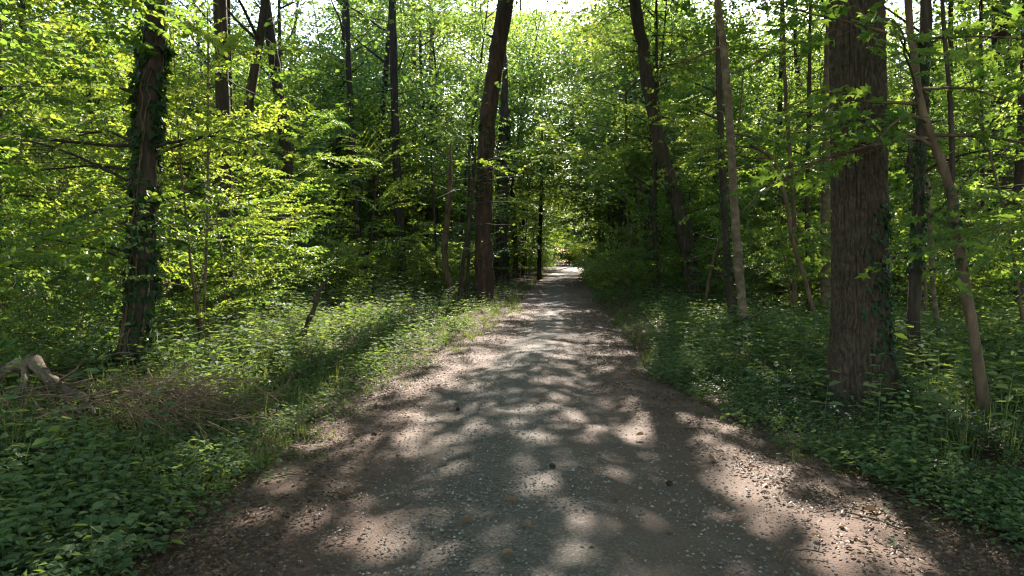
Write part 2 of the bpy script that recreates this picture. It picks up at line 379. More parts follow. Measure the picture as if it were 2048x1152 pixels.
def crown_clumps(lb, wood, top, R, Hh, nclump, per, leaf, rng, tint=(.1, .9), hang=.0, p_from=None):
    """A high crown: limbs ending in loose clumps of leaves inside an ellipsoid."""
    top = np.asarray(top, float)
    v = rng.normal(size=(nclump, 3)); v /= np.linalg.norm(v, axis=1)[:, None]
    rr = rng.random(nclump) ** .45
    C = top + v * rr[:, None] * np.array([R, R, Hh])
    if wood is not None and p_from is not None:
        for c in C[::3]:
            s = np.asarray(p_from) + np.array([0, 0, (c[2] - p_from[2]) * .35])
            mid = (s + c) / 2 + np.array([0, 0, .25 * np.linalg.norm(c - s) * .3])
            wood.tube(np.array([s, mid, c]), [.05, .03, .008], 4, cap=False)
    for c in C:
        m = int(per * rng.uniform(.6, 1.4)); cr = R * rng.uniform(.10, .24)
        P = c + rng.normal(size=(m, 3)) * cr * np.array([1, 1, .45])
        D = rng.normal(size=(m, 3)) * np.array([1, 1, .45]) + np.array([0, 0, -.25])
        Nn = np.array([0, 0, 1]) + rng.normal(size=(m, 3)) * .55
        L = leaf * rng.uniform(.7, 1.3, m)
        lb.add(P, D, Nn, L, L * .7, np.clip(rng.uniform(*tint) + rng.normal(size=m) * .16, 0, 1))

def leaf_obj(lb, shape, name, mat, parent, loc=None, cull=False, offset=None):
    arr = lb.arrays()
    if cull:
        P = arr[0] if offset is None else arr[0] + offset
        k = shade_keep(P); arr = [a[k] for a in arr]
    mb = MB(); leaf_geo(mb, arr, shape)
    return mb.build(name, mat, parent, loc)

def ivy_on(pts, rad, rng, n, t0=0., t1=1., size=.07, shape_out=.035, face=None):
    """Ivy leaves lying on a trunk; face = (angle, spread) keeps them to one side."""
    pts = np.asarray(pts); k = len(pts)
    t = rng.uniform(t0, t1, n) * (k - 1); i = np.minimum(t.astype(int), k - 2); f = (t - i)[:, None]
    c = pts[i] * (1 - f) + pts[i + 1] * f; r = np.asarray(rad)[i] * (1 - f[:, 0]) + np.asarray(rad)[i + 1] * f[:, 0]
    a = rng.uniform(0, 2 * math.pi, n) if face is None else rng.normal(face[0], face[1], n)
    out = np.stack([np.cos(a), np.sin(a), np.zeros(n)], 1)
    P = c + out * (r + rng.random(n) * shape_out + .004)[:, None]
    D = np.array([0, 0, -1.0]) + rng.normal(size=(n, 3)) * .55 + out * .45
    Nn = out + rng.normal(size=(n, 3)) * .35 + np.array([0, 0, .35])
    L = size * rng.uniform(.6, 1.3, n)
    k = vn(a * 1.3 + 9, P[:, 2] * 1.6, 81) + .25 * rng.random(n) > (.42 if n > 300 else 0)
    lb = LB(); lb.add(P[k], D[k], Nn[k], L[k], L[k] * .95, np.clip(rng.normal(.45, .25, k.sum()), 0, 1))
    return lb

HEROES = []   # (label stub, u, depth, half width px) for the sight lines and the neighbours' labels
def smooth_pts(P, n):
    """Catmull-Rom through the listed points."""
    P = np.asarray(P, float)
    Q = np.vstack([2 * P[0] - P[1], P, 2 * P[-1] - P[-2]])
    out = []
    for s in np.linspace(0, len(P) - 1, n):
        i = min(int(s), len(P) - 2); t = s - i
        a, b, c, d = Q[i], Q[i + 1], Q[i + 2], Q[i + 3]
        out.append(.5 * ((2 * b) + (-a + c) * t + (2 * a - 5 * b + 4 * c - d) * t * t + (-a + 3 * b - 3 * c + d) * t ** 3))
    return np.array(out)

def pole(name, label, cat, px, widths, d, H, mat, seed, ref=None, sides=12, ivy=0, ivyr=(0, 1), ivysize=.07, ivyface=None, sprays=(), crown=None, leafmat='beech',
         shape=OVAL, flare=1.25, group=None, jit=.06, leaf=.075, lean=0.0, cull=True, crown_name='crown', rmin=.35):
    """A tree whose stem passes through the listed photo pixels, d metres away, and goes on to height H."""
    rng = np.random.default_rng(seed)
    P = [at(u, v, d + lean * i) for i, (u, v) in enumerate(px)]
    W = [w / F * d / 2 for w in widths]
    base = P[0].copy(); g = float(gz(base[0], base[1])); P[0][2] = g - .08
    if H and P[-1][2] < H:
        dr = unit(P[-1] - P[-2]); dr = unit(dr * np.array([.6, .6, 1]))
        rest = H - P[-1][2]
        P.append(P[-1] + dr * rest * .5); W.append(W[-1] * .8)
        P.append(P[-1] + unit(dr * np.array([.5, .5, 1])) * rest * .5); W.append(W[-1] * rmin)
    n = max(14, 5 * len(P))
    pts = smooth_pts(P, n); rad = np.interp(np.linspace(0, len(P) - 1, n), np.arange(len(P)), W)
    pts[1:, :2] += rng.normal(size=(n - 1, 2)) * rad[1:, None] * .07; rad = rad * (1 + .05 * rng.normal(size=n).clip(-1.5, 1.5))
    hh = pts[:, 2] - pts[0, 2]
    rad = rad * (1 + (flare - 1) * np.exp(-hh / (W[0] * 2.2 + .05)))
    root = empty(name, (base[0], base[1], g), label, cat, group)
    off = np.array([base[0], base[1], g])
    wood = MB(); wood.tube(pts - off, rad, sides, jit, rng)
    for _ in range(7):
        k = int(rng.integers(2, n - 2)); a = rng.uniform(0, 6.28); q = pts[k] - off; dv = np.array([math.cos(a), math.sin(a), rng.uniform(.1, .9)]); sl = min(rad[k] * rng.uniform(2, 7), rng.uniform(.15, .5))
        wood.tube(np.array([q, q + dv * sl * .6, q + dv * sl + np.array([0, 0, -.1 * sl])]), [rad[k] * .32, rad[k] * .2, rad[k] * .09], 5)
    lb = LB()
    for (cnt, t0, t1, ln, az, spread) in sprays:
        for i in range(cnt):
            t = (t0 + (t1 - t0) * (i + rng.random()) / cnt) * (n - 1)
            k = min(int(t), n - 2); p = pts[k] + (pts[k + 1] - pts[k]) * (t - k)
            a = az + rng.uniform(-spread, spread)
            L = ln * rng.uniform(.65, 1.25)
            spray(wood, lb, p - off, (math.cos(a), math.sin(a), rng.uniform(.0, .5)), L, min(.022, rad[k] * .4) + .004, rng, leaf, max(8, int(L / .10)), d < 16)
    if crown:
        R, Hh, ncl, per, lf = crown
        top = pts[-1] - off
        crown_clumps(lb, wood, top - np.array([0, 0, Hh * .5]), R, Hh, ncl, per, lf, rng, p_from=pts[int(n * .72)] - off)
    tr = wood.build('trunk', mat, root)
    if not lb.empty(): leaf_obj(lb, shape, crown_name, M[leafmat], root, cull=cull, offset=off)
    if ivy:
        il = ivy_on(pts - off, rad, rng, ivy, ivyr[0], ivyr[1], ivysize, .05, ivyface)
        leaf_obj(il, IVY, 'ivy', M['ivy'], root)
    if ref: HEROES.append((ref, px, d, max(widths) / 2))
    return root, pts, rad, tr

# ------------------------------------------------------------------ ground and path
def grid_mesh(xs, ys, zf):
    X, Y = np.meshgrid(xs, ys); Z = zf(X, Y)
    V = np.stack([X, Y, Z], -1).reshape(-1, 3); nx, ny = len(xs), len(ys)
    i, j = np.meshgrid(np.arange(ny - 1), np.arange(nx - 1), indexing='ij')
    Fq = np.stack([i * nx + j, i * nx + j + 1, (i + 1) * nx + j + 1, (i + 1) * nx + j], -1).reshape(-1, 4)
    return V, Fq
xs = np.concatenate([np.linspace(-420, -42, 22), np.linspace(-40, -9, 60), np.linspace(-8.8, 8.8, 118), np.linspace(9, 40, 60), np.linspace(42, 420, 22)])
ys = np.concatenate([np.linspace(-420, -14, 20), np.linspace(-12, 1, 14), np.linspace(1.2, 20, 126), np.linspace(20.4, 60, 90), np.linspace(62, 180, 50), np.linspace(185, 420, 14)])
mb = MB(); mb.add(*grid_mesh(xs, ys, gz), smooth=True)
ground = mb.build('ground', soil_mat()); tag(ground, 'dark brown forest soil under the plants and trees', 'ground', kind='structure')

mb = MB()
py_ = np.concatenate([np.linspace(-6, 20, 262), np.linspace(20.4, 60, 100), np.linspace(61, 166, 84)])
na = 41
lane = np.linspace(-1, 1, na)
xl = path_l(py_) - .05 + .22 * (fbm(py_ * 1.1, py_ * 0 + 2, 21) - .5) + .1 * (vn(py_ * 5, py_ * 0, 22) - .5)
xr = path_r(py_) + .05 + .22 * (fbm(py_ * 1.1, py_ * 0 + 7, 23) - .5) + .1 * (vn(py_ * 5, py_ * 0, 24) - .5)
PX = xl[:, None] + (lane[None] + 1) / 2 * (xr - xl)[:, None]; PYY = np.repeat(py_[:, None], na, 1)
track = np.exp(-((lane - .42) / .16) ** 2) + np.exp(-((lane + .45) / .16) ** 2)
PZ = .012 + .028 * (1 - lane ** 2)[None] - .040 * track[None] + .040 * (fbm(PX * 1.6, PYY * 1.1, 31) - .5) + .012 * (vn(PX * 7, PYY * 7, 32) - .5)
PZ[:, 0] = PZ[:, -1] = -.009
V = np.stack([PX, PYY, PZ], -1).reshape(-1, 3); ny = len(py_)
i, j = np.meshgrid(np.arange(ny - 1), np.arange(na - 1), indexing='ij')
mb.add(V, np.stack([i * na + j, i * na + j + 1, (i + 1) * na + j + 1, (i + 1) * na + j], -1).reshape(-1, 4), smooth=True)
path = mb.build('path', path_mat()); tag(path, 'grey gravel track with brown dirt shoulders running into the wood', 'path', kind='structure')
la = path.data.attributes.new('lane', 'FLOAT', 'POINT'); la.data.foreach_set('value', np.tile(lane, ny).astype(np.float32))
def path_z(x, y):
    l = np.clip((x - path_l(y)) / (path_r(y) - path_l(y)) * 2 - 1, -1, 1)
    return .012 + .028 * (1 - l * l) - .018 * (np.exp(-((l - .42) / .16) ** 2) + np.exp(-((l + .45) / .16) ** 2))

# ------------------------------------------------------------------ the trees one can name
W_ = math.pi
# the big oak at the right, with a furrowed bark built as relief
def oak():
    d = 8.1; rng = np.random.default_rng(5)
    px = [(1722, 835), (1720, 600), (1717, 300), (1711, 0)]; wd = [108, 97, 95, 94]
    P = [at(u, v, d) for u, v in px]; R = [w / F * d / 2 for w in wd]
    b = P[0].copy(); g = float(gz(b[0], b[1])); P[0][2] = g - .1
    P.append(P[-1] + np.array([-.2, .1, 4.5])); R.append(.26); P.append(P[-1] + np.array([-.3, .5, 10])); R.append(.08)
    root = empty('oak_tree', (b[0], b[1], g), 'thick oak trunk with deeply furrowed brown bark at the right of the path', 'tree')
    n, s = 330, 250
    tpar = np.concatenate([np.linspace(0, 3, 290), np.linspace(3.02, 5, 40)])
    pts = np.array([smooth_pts(P, 501)[min(500, int(round(t / 5 * 500)))] for t in tpar]); rad = np.interp(tpar, range(6), R)
    off = np.array([b[0], b[1], g]); z = pts[:, 2] - g
    th = np.linspace(0, 2 * math.pi, s, endpoint=False)
    TH, Z = np.meshgrid(th, z)
    cx, sx_ = np.cos(TH) * 3.2, np.sin(TH) * 3.2
    warp = 2.6 * (vn(cx + 20, Z * 1.1 + sx_, 41) - .5) + 2.2 * (vn(cx * 2 + sx_ * 2, Z * 3.6, 42) - .5) + 1.2 * (vn(cx * 3, Z * 7 + sx_ * 3, 46) - .5)
    ridge = np.abs(np.sin(TH * 17 + warp * 2.2 + .8 * np.sin(Z * 1.3)))
    ridge2 = np.abs(np.sin(TH * 26 - warp * 2.0 + 1.1 * np.sin(Z * 1.9 + 1)))
    rel = .65 * np.minimum(ridge * 1.35, 1) + .35 * np.minimum(ridge2 * 1.3, 1)
    crack = vn(cx * 5 + sx_ * 4, Z * 14, 43)
    rel = rel * (.55 + .45 * np.clip((crack - .30) * 9, 0, 1)) + .18 * vn(cx * 9, Z * 22 + sx_ * 9, 44)
    butt = 1 + .46 * np.exp(-np.clip(Z, 0, 9) / .34) * (1 + .45 * np.cos(TH * 5 + .7)) + .05 * np.cos(TH * 3 + Z * .2) * np.exp(-np.clip(Z, 0, 9) / 2)
    RR = rad[:, None] * butt * (1 + .03 * (vn(cx, Z * .8, 45) - .5)) + .055 * (rel - .6)
    V = np.stack([pts[:, None, 0] + RR * np.cos(TH), pts[:, None, 1] + RR * np.sin(TH), pts[:, None, 2] + 0 * TH], -1) - off
    i, j = np.meshgrid(np.arange(n - 1), np.arange(s), indexing='ij'); j2 = (j + 1) % s
    mb = MB(); mb.add(V.reshape(-1, 3), np.stack([i * s + j, i * s + j2, (i + 1) * s + j2, (i + 1) * s + j], -1).reshape(-1, 4), smooth=True)
    for k in range(6):
        a = rng.uniform(0, 6.28); q = pts[-12 - 4 * k] - off
        mb.tube(curve(q, (math.cos(a), math.sin(a), .7), 4.5, 6, rng, .12), np.linspace(.11, .02, 6), 6)
    mb.build('trunk', M['bark_oak'], root)
    lb = LB(); crown_clumps(lb, None, pts[-1] - off - np.array([0, 0, 3]), 4.6, 4.0, 60, 95, .15, rng)
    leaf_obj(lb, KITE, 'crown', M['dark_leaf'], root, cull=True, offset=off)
    il = ivy_on(pts[:290] - off, rad[:290] * butt[:290, 0], rng, 420, .0, .55, .075, .03, (-.95, .38))
    il2 = ivy_on(pts[:290] - off, rad[:290], rng, 90, .1, .9, .06, .03, (-.5, .5))
    il.a += il2.a
    leaf_obj(il, IVY, 'ivy', M['ivy'], root)
    HEROES.append(('the thick oak', px, d, 60))
oak()

_iv = pole('ivy_clad_tree', 'dark trunk thickly wrapped in ivy at the left of the path', 'tree', [(258, 775), (280, 600), (288, 450), (292, 300), (296, 200), (305, 100), (313, 0)],
     [52, 46, 44, 42, 42, 40, 38], 9.3, 17, M['bark_dark'], 11, 'the ivy-clad trunk', ivy=2300, ivyr=(.03, 1), ivysize=.10, flare=1.35,
     sprays=[(2, .17, .22, 1.2, math.pi, .5), (5, .27, .40, 2.4, math.pi * .98, .55), (3, .26, .40, 1.7, .1, .5)], leaf=.085,
     crown=(4.2, 3.5, 40, 80, .16))
def ivy_stems(root, pts, rad, n, seed):
    rng = np.random.default_rng(seed); off = np.array(root.location)
    for k in range(n):
        a = rng.uniform(3.6, 5.8) + np.cumsum(rng.normal(size=len(pts)) * .12); m = int(len(pts) * rng.uniform(.45, .8)); r = np.asarray(rad)[:m] + .012
        P = np.asarray(pts)[:m] - off + np.stack([np.cos(a[:m]) * r, np.sin(a[:m]) * r, 0 * r], 1)
        mb = MB(); mb.tube(P, np.linspace(.017, .006, m), 6, .2, rng); mb.build('ivy_stem', M['bark_young'], root)
ivy_stems(*_iv[:3], 5, 3)
pole('pine_tree', 'tall reddish brown pine trunk leaning right beside the left verge', 'tree', [(966, 612), (968, 500), (968, 400), (975, 250), (990, 130), (1010, 0)],
     [37, 34, 32, 33, 32, 32], 25.5, 24, M['bark_pine'], 12, 'the reddish pine', sides=16, flare=1.22, jit=.05, ivy=420, ivyr=(.28, .45), ivysize=.13,
     crown=(3.0, 2.4, 26, 60, .2), leafmat='needle', shape=KITE)
pole('oak_tree', 'straight dark brown trunk standing back from the ivy-clad one', 'tree', [(456, 665), (451, 540), (448, 300), (440, 0)], [34, 29, 27, 25], 16.4, 20, M['bark_dark'], 13,
     'the straight dark trunk', ivy=160, ivyr=(.2, .7), sprays=[(7, .22, .55, 2.4, 0, 3.1)], crown=(3.8, 3, 34, 70, .18))
pole('oak_tree', 'dark trunk tilting left, half hidden by leaf sprays', 'tree', [(598, 610), (588, 480), (572, 300), (545, 100), (530, 0)], [30, 25, 23, 22, 21], 25, 21, M['bark_dark'], 14,
     'the tilted dark trunk', ivy=120, sprays=[(8, .25, .6, 3.0, 0, 3.1)], crown=(4, 3, 34, 70, .2))
pole('hornbeam_tree', 'slim dark stem with two rising side limbs below the sky gap', 'tree', [(806, 590), (801, 480), (792, 300), (788, 150), (785, 0)], [22, 19, 16, 15, 14], 33, 19, M['bark_dark'], 15,
     'the limbed stem', sprays=[(4, .35, .75, 3.6, -.2, .5), (4, .4, .8, 3.4, 2.9, .5)], leaf=.11, crown=(3.2, 3, 18, 50, .2))
pole('pine_tree', 'reddish brown pine bole just behind the tall reddish pine', 'tree', [(1001, 568), (1003, 500), (1006, 300), (1009, 200)], [28, 24, 20, 14], 40, 13, M['bark_pine'], 16,
     'the second pine', ivy=500, ivyr=(.12, .5), ivysize=.2, sprays=[(6, .2, .5, 2.5, 0, 3.1)], leaf=.13)
pole('oak_tree', 'dark trunk at the left edge of the distant path', 'tree', [(1078, 556), (1080, 480), (1083, 350)], [9, 8, 6], 58, 14, M['bark_dark'], 17,
     'the distant dark trunk', ivy=90, ivyr=(.1, .7), ivysize=.2, sprays=[(12, .15, .6, 3.5, 0, 3.1)], leaf=.17)
pole('leaning_tree', 'dark trunk leaning left over the right verge, ivy round its foot', 'tree', [(1388, 615), (1376, 500), (1352, 400), (1322, 300), (1302, 200), (1286, 100), (1270, 0), (1266, -160)],
     [34, 31, 29, 27, 26, 25, 23, 20], 23.5, 18, M['bark_dark'], 18, 'the leaning trunk', ivy=420, ivyr=(0, .32), ivysize=.12, sprays=[(5, .5, .7, 2.2, 0, 3.1)], leaf=.1)
pole('hornbeam_tree', 'thin dark stem wound with ivy just left of the pale ringed trunk', 'tree', [(1470, 668), (1455, 540), (1448, 400), (1441, 250), (1438, 100)], [17, 15, 14, 13, 12], 16, 14, M['bark_dark'], 19,
     'the ivy-wound stem', ivy=620, ivyr=(0, .55), ivysize=.065, sprays=[(5, .3, .6, 1.8, 0, 3.1)])
pole('maple_tree', 'pale grey brown ringed trunk with a darker ivied foot', 'tree', [(1494, 705), (1488, 640), (1478, 540), (1468, 400), (1456, 200), (1446, 80), (1436, 0)], [21, 19, 18, 17, 16, 15, 14], 12.8, 15, M['bark_pale'], 20,
     'the pale ringed trunk', ivy=170, ivyr=(0, .14), ivysize=.06, sprays=[(3, .42, .62, 1.9, 1.6, 1.6)], leafmat='maple', shape=MAPLE, leaf=.10, flare=1.15)
pole('hazel_sapling', 'forked thin stem with moss green foot left of the ivy-wound stem', 'tree', [(1408, 640), (1416, 575), (1428, 515), (1441, 470)], [9, 8, 7, 6], 20, 7, M['bark_young'], 21,
     'the forked stem', sides=8, sprays=[(7, .3, .95, 1.4, 0, 3.1)])
pole('hazel_sapling', 'thin sapling curving left with long bare side branches', 'tree', [(1650, 735), (1632, 640), (1610, 560), (1585, 480), (1572, 400), (1545, 320), (1500, 290)], [11, 10, 9, 9, 8, 7, 6], 13.6, 0, M['bark_young'], 22,
     'the curving sapling', sides=8, sprays=[(2, .8, 1.0, 2.2, 2.9, .35)], rmin=.5)
pole('ash_tree', 'pale grey pole trunk close behind the left side of the thick oak', 'tree', [(1652, 660), (1650, 500), (1652, 350), (1656, 150), (1660, 0)], [21, 19, 18, 17, 16], 17.5, 17, M['bark_pale'], 23,
     'the pale pole by the oak', sprays=[(5, .3, .7, 1.8, 0, 3.1)])
pole('hornbeam_tree', 'dark slender trunk with ivy high up, right of the thick oak', 'tree', [(1832, 765), (1826, 650), (1834, 500), (1841, 300), (1850, 100), (1853, 0)], [26, 24, 23, 22, 22, 21], 10.2, 14, M['bark_dark'], 24,
     'the dark stem right of the oak', ivy=900, ivyr=(.25, .62), ivysize=.07, sprays=[(5, .2, .5, 1.3, 0, 3.1)])
pole('dead_tree', 'bare whitish thin stem, crooked, right of the thick oak', 'tree', [(1884, 750), (1875, 650), (1864, 550), (1860, 420), (1850, 330), (1836, 260)], [11, 10, 9.5, 9, 8, 6], 11.2, 0, M['bark_pale'], 25,
     'the whitish bare stem', sides=8, rmin=.5)
maple_root, mp_, mr_, _ = pole('maple_tree', 'smooth brown young maple bending left, forking above, near the right edge', 'tree', [(1974, 875), (1952, 700), (1936, 600), (1914, 480), (1898, 370), (1868, 290), (1840, 200), (1826, 100), (1816, 0)],
     [24, 21, 20, 19, 19, 16, 15, 14, 14], 7.0, 9, M['bark_young'], 26, 'the young maple', flare=1.2, ivy=60, ivyr=(.25, .4),
     sprays=[(2, .44, .56, 1.5, math.pi, .5), (2, .46, .62, 1.5, 2.4, .8), (3, .5, .75, 1.5, 3.9, .5), (3, .5, .75, 1.4, .3, .8)], leafmat='maple', shape=MAPLE, leaf=.13)
def fork():
    P = [at(1900, 372, 7.0), at(1905, 340, 7.0), at(1900, 200, 7.1), at(1888, 60, 7.1), at(1882, -60, 7.1)]
    off = np.array(maple_root.location); pts = smooth_pts(P, 20)
    w = MB(); w.tube(pts - off, np.linspace(.028, .018, 20), 8)
    w.build('limb', M['bark_dark'], maple_root)
fork()
# more stems standing further back, right of the path: (name, label, base u, base v, top u, width, depth, height, bark, ivy)
SHORT = ('left of the reddish pine', 'beside the reddish pine')
for k, (nm, lab, u0, v0, u1, w, d, H, bk, iv) in enumerate([
    ('hazel_sapling', 'very thin upright sapling nearest the path on its right side', 1263, 600, 1252, 6, 30, 8, 'bark_young', 0),
    ('ash_tree', 'thin pole between the thinnest pathside sapling and the ivied pole', 1284, 588, 1270, 8, 34, 12, 'bark_young', 0),
    ('oak_tree', 'dark thick trunk far back, left of the leaning trunk', 1297, 572, 1290, 15, 46, 20, 'bark_dark', 0),
    ('hornbeam_tree', 'dark thin ivied pole left of the leaning trunk', 1316, 616, 1312, 9, 24, 10, 'bark_dark', 260),
    ('ash_tree', 'upright dark pole midway between the pale ringed trunk and the oak', 1562, 600, 1560, 10, 28, 14, 'bark_dark', 100),
    ('hazel_sapling', 'thin brown pole leaning slightly left, right of the pale ringed trunk', 1586, 655, 1572, 9, 17, 8, 'bark_young', 0),
    ('hazel_sapling', 'thin dark pole just left of the pale pole by the oak', 1622, 655, 1618, 9, 17.5, 9, 'bark_dark', 60),
    ('beech_tree', 'broad dim trunk in the shade far right, lit faintly violet grey', 2003, 600, 2000, 44, 24, 18, 'bark_dark', 120),
    ('ash_tree', 'dark thin pole between the whitish bare stem and the broad dim trunk', 1955, 640, 1962, 9, 19, 14, 'bark_dark', 0),
    ('ash_tree', 'dark trunk cut by the right edge of the picture', 2042, 655, 2046, 20, 17, 14, 'bark_dark', 80),
    ('ash_tree', 'dark pole seen right of the whitish bare stem', 1905, 640, 1902, 12, 19.5, 14, 'bark_dark', 40),
    ('pine_tree', 'pale sunlit pine stem in the sky gap, its left one', 826, 585, 828, 13, 48, 24, 'bark_pale', 0),  # both gap pines get pale bark, sunlight put into their colour
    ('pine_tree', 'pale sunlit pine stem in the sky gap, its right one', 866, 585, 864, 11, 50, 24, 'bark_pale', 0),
    ('oak_tree', 'dark trunk cut by the left edge of the picture', 3, 668, -4, 22, 15.8, 16, 'bark_dark', 90),
    ('hazel_sapling', 'thin dark sapling stem far left of the ivy-clad trunk', 117, 640, 125, 6, 19, 7, 'bark_dark', 0),
    ('hazel_sapling', 'pale thin sapling stem right of the ivy-clad trunk', 404, 690, 416, 5, 12, 6, 'bark_pale', 0),
    ('hazel_sapling', 'curved brown sapling stem left of the reddish pine', 912, 590, 898, 12, 25, 9, 'bark_young', 0),
    ('hazel_sapling', 'thin dark stem slanting right beside the reddish pine', 918, 606, 944, 8, 24, 8, 'bark_dark', 0),
    ('hazel_sapling', 'upright thin dark stem nearest left of the reddish pine', 930, 604, 938, 7, 24.5, 8, 'bark_dark', 0),
    ('hazel_sapling', 'thinnest sapling stem well left of the reddish pine', 864, 600, 866, 5, 27, 8, 'bark_dark', 0),
    ('beech_tree', 'slim dark trunk under leaves right of the limbed stem', 708, 590, 700, 14, 33, 16, 'bark_dark', 0),
    ('beech_tree', 'dark far trunk at the right end of the path', 1152, 530, 1153, 9, 150, 20, 'bark_dark', 0)]):
    bend = np.random.default_rng(300 + k).normal() * 6; vt = 400 if lab.endswith(SHORT) else 200; H = 5.5 if vt == 400 else H
    pole(nm, lab, 'tree' if 'tree' in nm else 'sapling', [(u0, v0), ((u0 + u1) / 2 + bend, (v0 + vt + 50) / 2), (u1, vt)], [w * 1.1, w, w * .85], d, H, M[bk], 200 + k, lab if w > 12 else None, 9, ivy=iv, ivyr=(0, .5), ivysize=.05 + d * .003,
         sprays=[(6 if w < 10 else 5, .25, .9, 1.6 + d * .03, 0, 3.1)], leaf=.07 + d * .0022, shape=OVAL if d < 22 else KITE, leafmat='beech' if k % 2 else 'dark_leaf',
         crown=None if H < 13 or nm == 'pine_tree' else (2.8, 2.6, 20, 50, .2))

# ------------------------------------------------------------------ understorey: a library of saplings and shrubs, copied
def make_sapling(name, seed, H, r0, nbr, ln, leaf, shape, leafmat, bark, t0=.15, ntw=10, profile='cone', twigs=True, dens=1.0, nst=1):
    rng = np.random.default_rng(seed)
    root = bpy.data.objects.new(name, None); col.objects.link(root); root.empty_display_size = .2
    wood, lb = MB(), LB()
    for s_ in range(nst):
        a0 = rng.uniform(0, 6.28); tilt = .0 if nst == 1 else .45
        pts = curve((0, 0, -.06), (math.cos(a0) * (tilt + rng.random() * .1), math.sin(a0) * (tilt + rng.random() * .1), 1), H * rng.uniform(.85, 1.1), 12, rng, .05, .05)
        wood.tube(pts, np.linspace(r0, r0 * .2, 12), 7)
        for i in range(nbr):
            t = t0 + (1 - t0) * (i + rng.random()) / nbr
            x = t * 11; k = min(int(x), 10); p = pts[k] + (pts[k + 1] - pts[k]) * (x - k)
            a = i * 2.4 + rng.normal() * .5
            L = ln * rng.uniform(.6, 1.25) * ((1.1 - .75 * t) if profile == 'cone' else (.55 + .9 * math.sin(t * 3.0)) if profile == 'dome' else 1)
            spray(wood, lb, p, (math.cos(a), math.sin(a), rng.uniform(-.1, .9)), L, r0 * .3, rng, leaf, max(5, int(ntw * L / ln)), twigs, dens=dens)
    tr = wood.build('trunk', M[bark], root); cr = leaf_obj(lb, shape, 'crown', M[leafmat], root)
    return root, tr, cr
LIB = {}
def lib(kind, *a, **k):
    LIB.setdefault(kind, []).append(make_sapling(*a, **k))
for s in range(4):
    lib('near', 'beech_sapling', 40 + s, 4.9 + .5 * s, .03, 22, 1.9, .085 if s < 3 else .115, OVAL if s < 3 else HEART, 'beech' if s < 3 else 'maple', 'bark_young', .08, 15, 'dome')
for s in range(2):
    lib('nearmaple', 'maple_sapling', 50 + s, 5.0 + .6 * s, .028, 17, 1.6, .12, MAPLE, 'maple', 'bark_young', .15, 12, 'dome', dens=.9)
for s in range(4):
    lib('mid', 'beech_sapling', 60 + s, 7.0 + .7 * s, .045, 26, 2.3, .12, KITE, 'beech' if s % 2 else 'dark_leaf', 'bark_dark', .07, 14, 'dome', twigs=False, dens=1.1)
for s in range(4):
    lib('shrub', 'hazel_shrub', 70 + s, 2.0 + .35 * s, .014, 12, 1.05, .085, OVAL, 'beech' if s < 2 else 'dark_leaf', 'bark_young', .08, 10, 'dome', dens=1, nst=4)
for s in range(3):
    lib('far', 'young_tree', 80 + s, 11.5 + 1.2 * s, .08, 44, 3.2, .19, KITE, 'far_leaf' if s else 'beech', 'bark_dark', .13, 14, 'dome', twigs=False, dens=1.2)
for s in range(3):
    lib('slim', 'slender_tree', 90 + s, 10 + s, .04, 24, 1.7, .12, KITE, 'dark_leaf' if s else 'far_leaf', 'bark_dark', .34, 12, 'dome', twigs=False, dens=1.1)
SPREAD = {'near': 1.6, 'nearmaple': 1.2, 'mid': 1.9, 'shrub': .9, 'far': 2.6, 'slim': 1.2}
PLACED = []
rB = np.random.default_rng(99)
def place(kind, x, y, s=1.0, rz=None, idx=None):
    L_ = LIB[kind]; i = int(rB.integers(len(L_))) if idx is None else idx % len(L_)
    root, tr, cr = L_[i]
    if root.get('used'):
        r = root.copy(); col.objects.link(r)
        for c in (tr, cr):
            q = c.copy(); col.objects.link(q); q.parent = r
    else:
        r = root; r['used'] = 1
    r.location = (float(x), float(y), float(gz(x, y)))
    r.rotation_euler = (float(rB.normal() * .03), float(rB.normal() * .03), float(rB.uniform(0, 6.28) if rz is None else rz))
    r.scale = (s, s, s * float(rB.uniform(.92, 1.08)))
    PLACED.append((r, kind, float(x), float(y), s))
    return r
def clear_view(x, y, kind, s):
    u = screen_u(x, y); hw = F * SPREAD[kind] * s * .75 / y
    for ref, px, d, w in HEROES:
        if y < d - .3 and min(p[0] for p in px) - w - hw < u < max(p[0] for p in px) + w + hw: return False
    return True
KEEP_SUN = [z for z in ZONES if (z[4] >= .6 and z[0] > -4 and z[0] < 3 and z[1] < 18)] + [(4.0, 10.5, .9, 3, 1)]
TOP = {'near': 5.6, 'nearmaple': 5.8, 'mid': 8.5, 'shrub': 2.4, 'far': 12, 'slim': 10}
def lets_sun(x, y, kind, s):
    for h in np.arange(.6, TOP[kind] * s, .5):
        gx, gy = x - SX * h, y - SY * h; rr = SPREAD[kind] * s * .75
        for zx, zy, rx, ry, v in KEEP_SUN:
            if ((gx - zx) / (rx + rr)) ** 2 + ((gy - zy) / (ry + rr)) ** 2 < 1: return False
    return True
def spaced(x, y, m):
    return all((x - p[2]) ** 2 + (y - p[3]) ** 2 > m * m for p in PLACED)
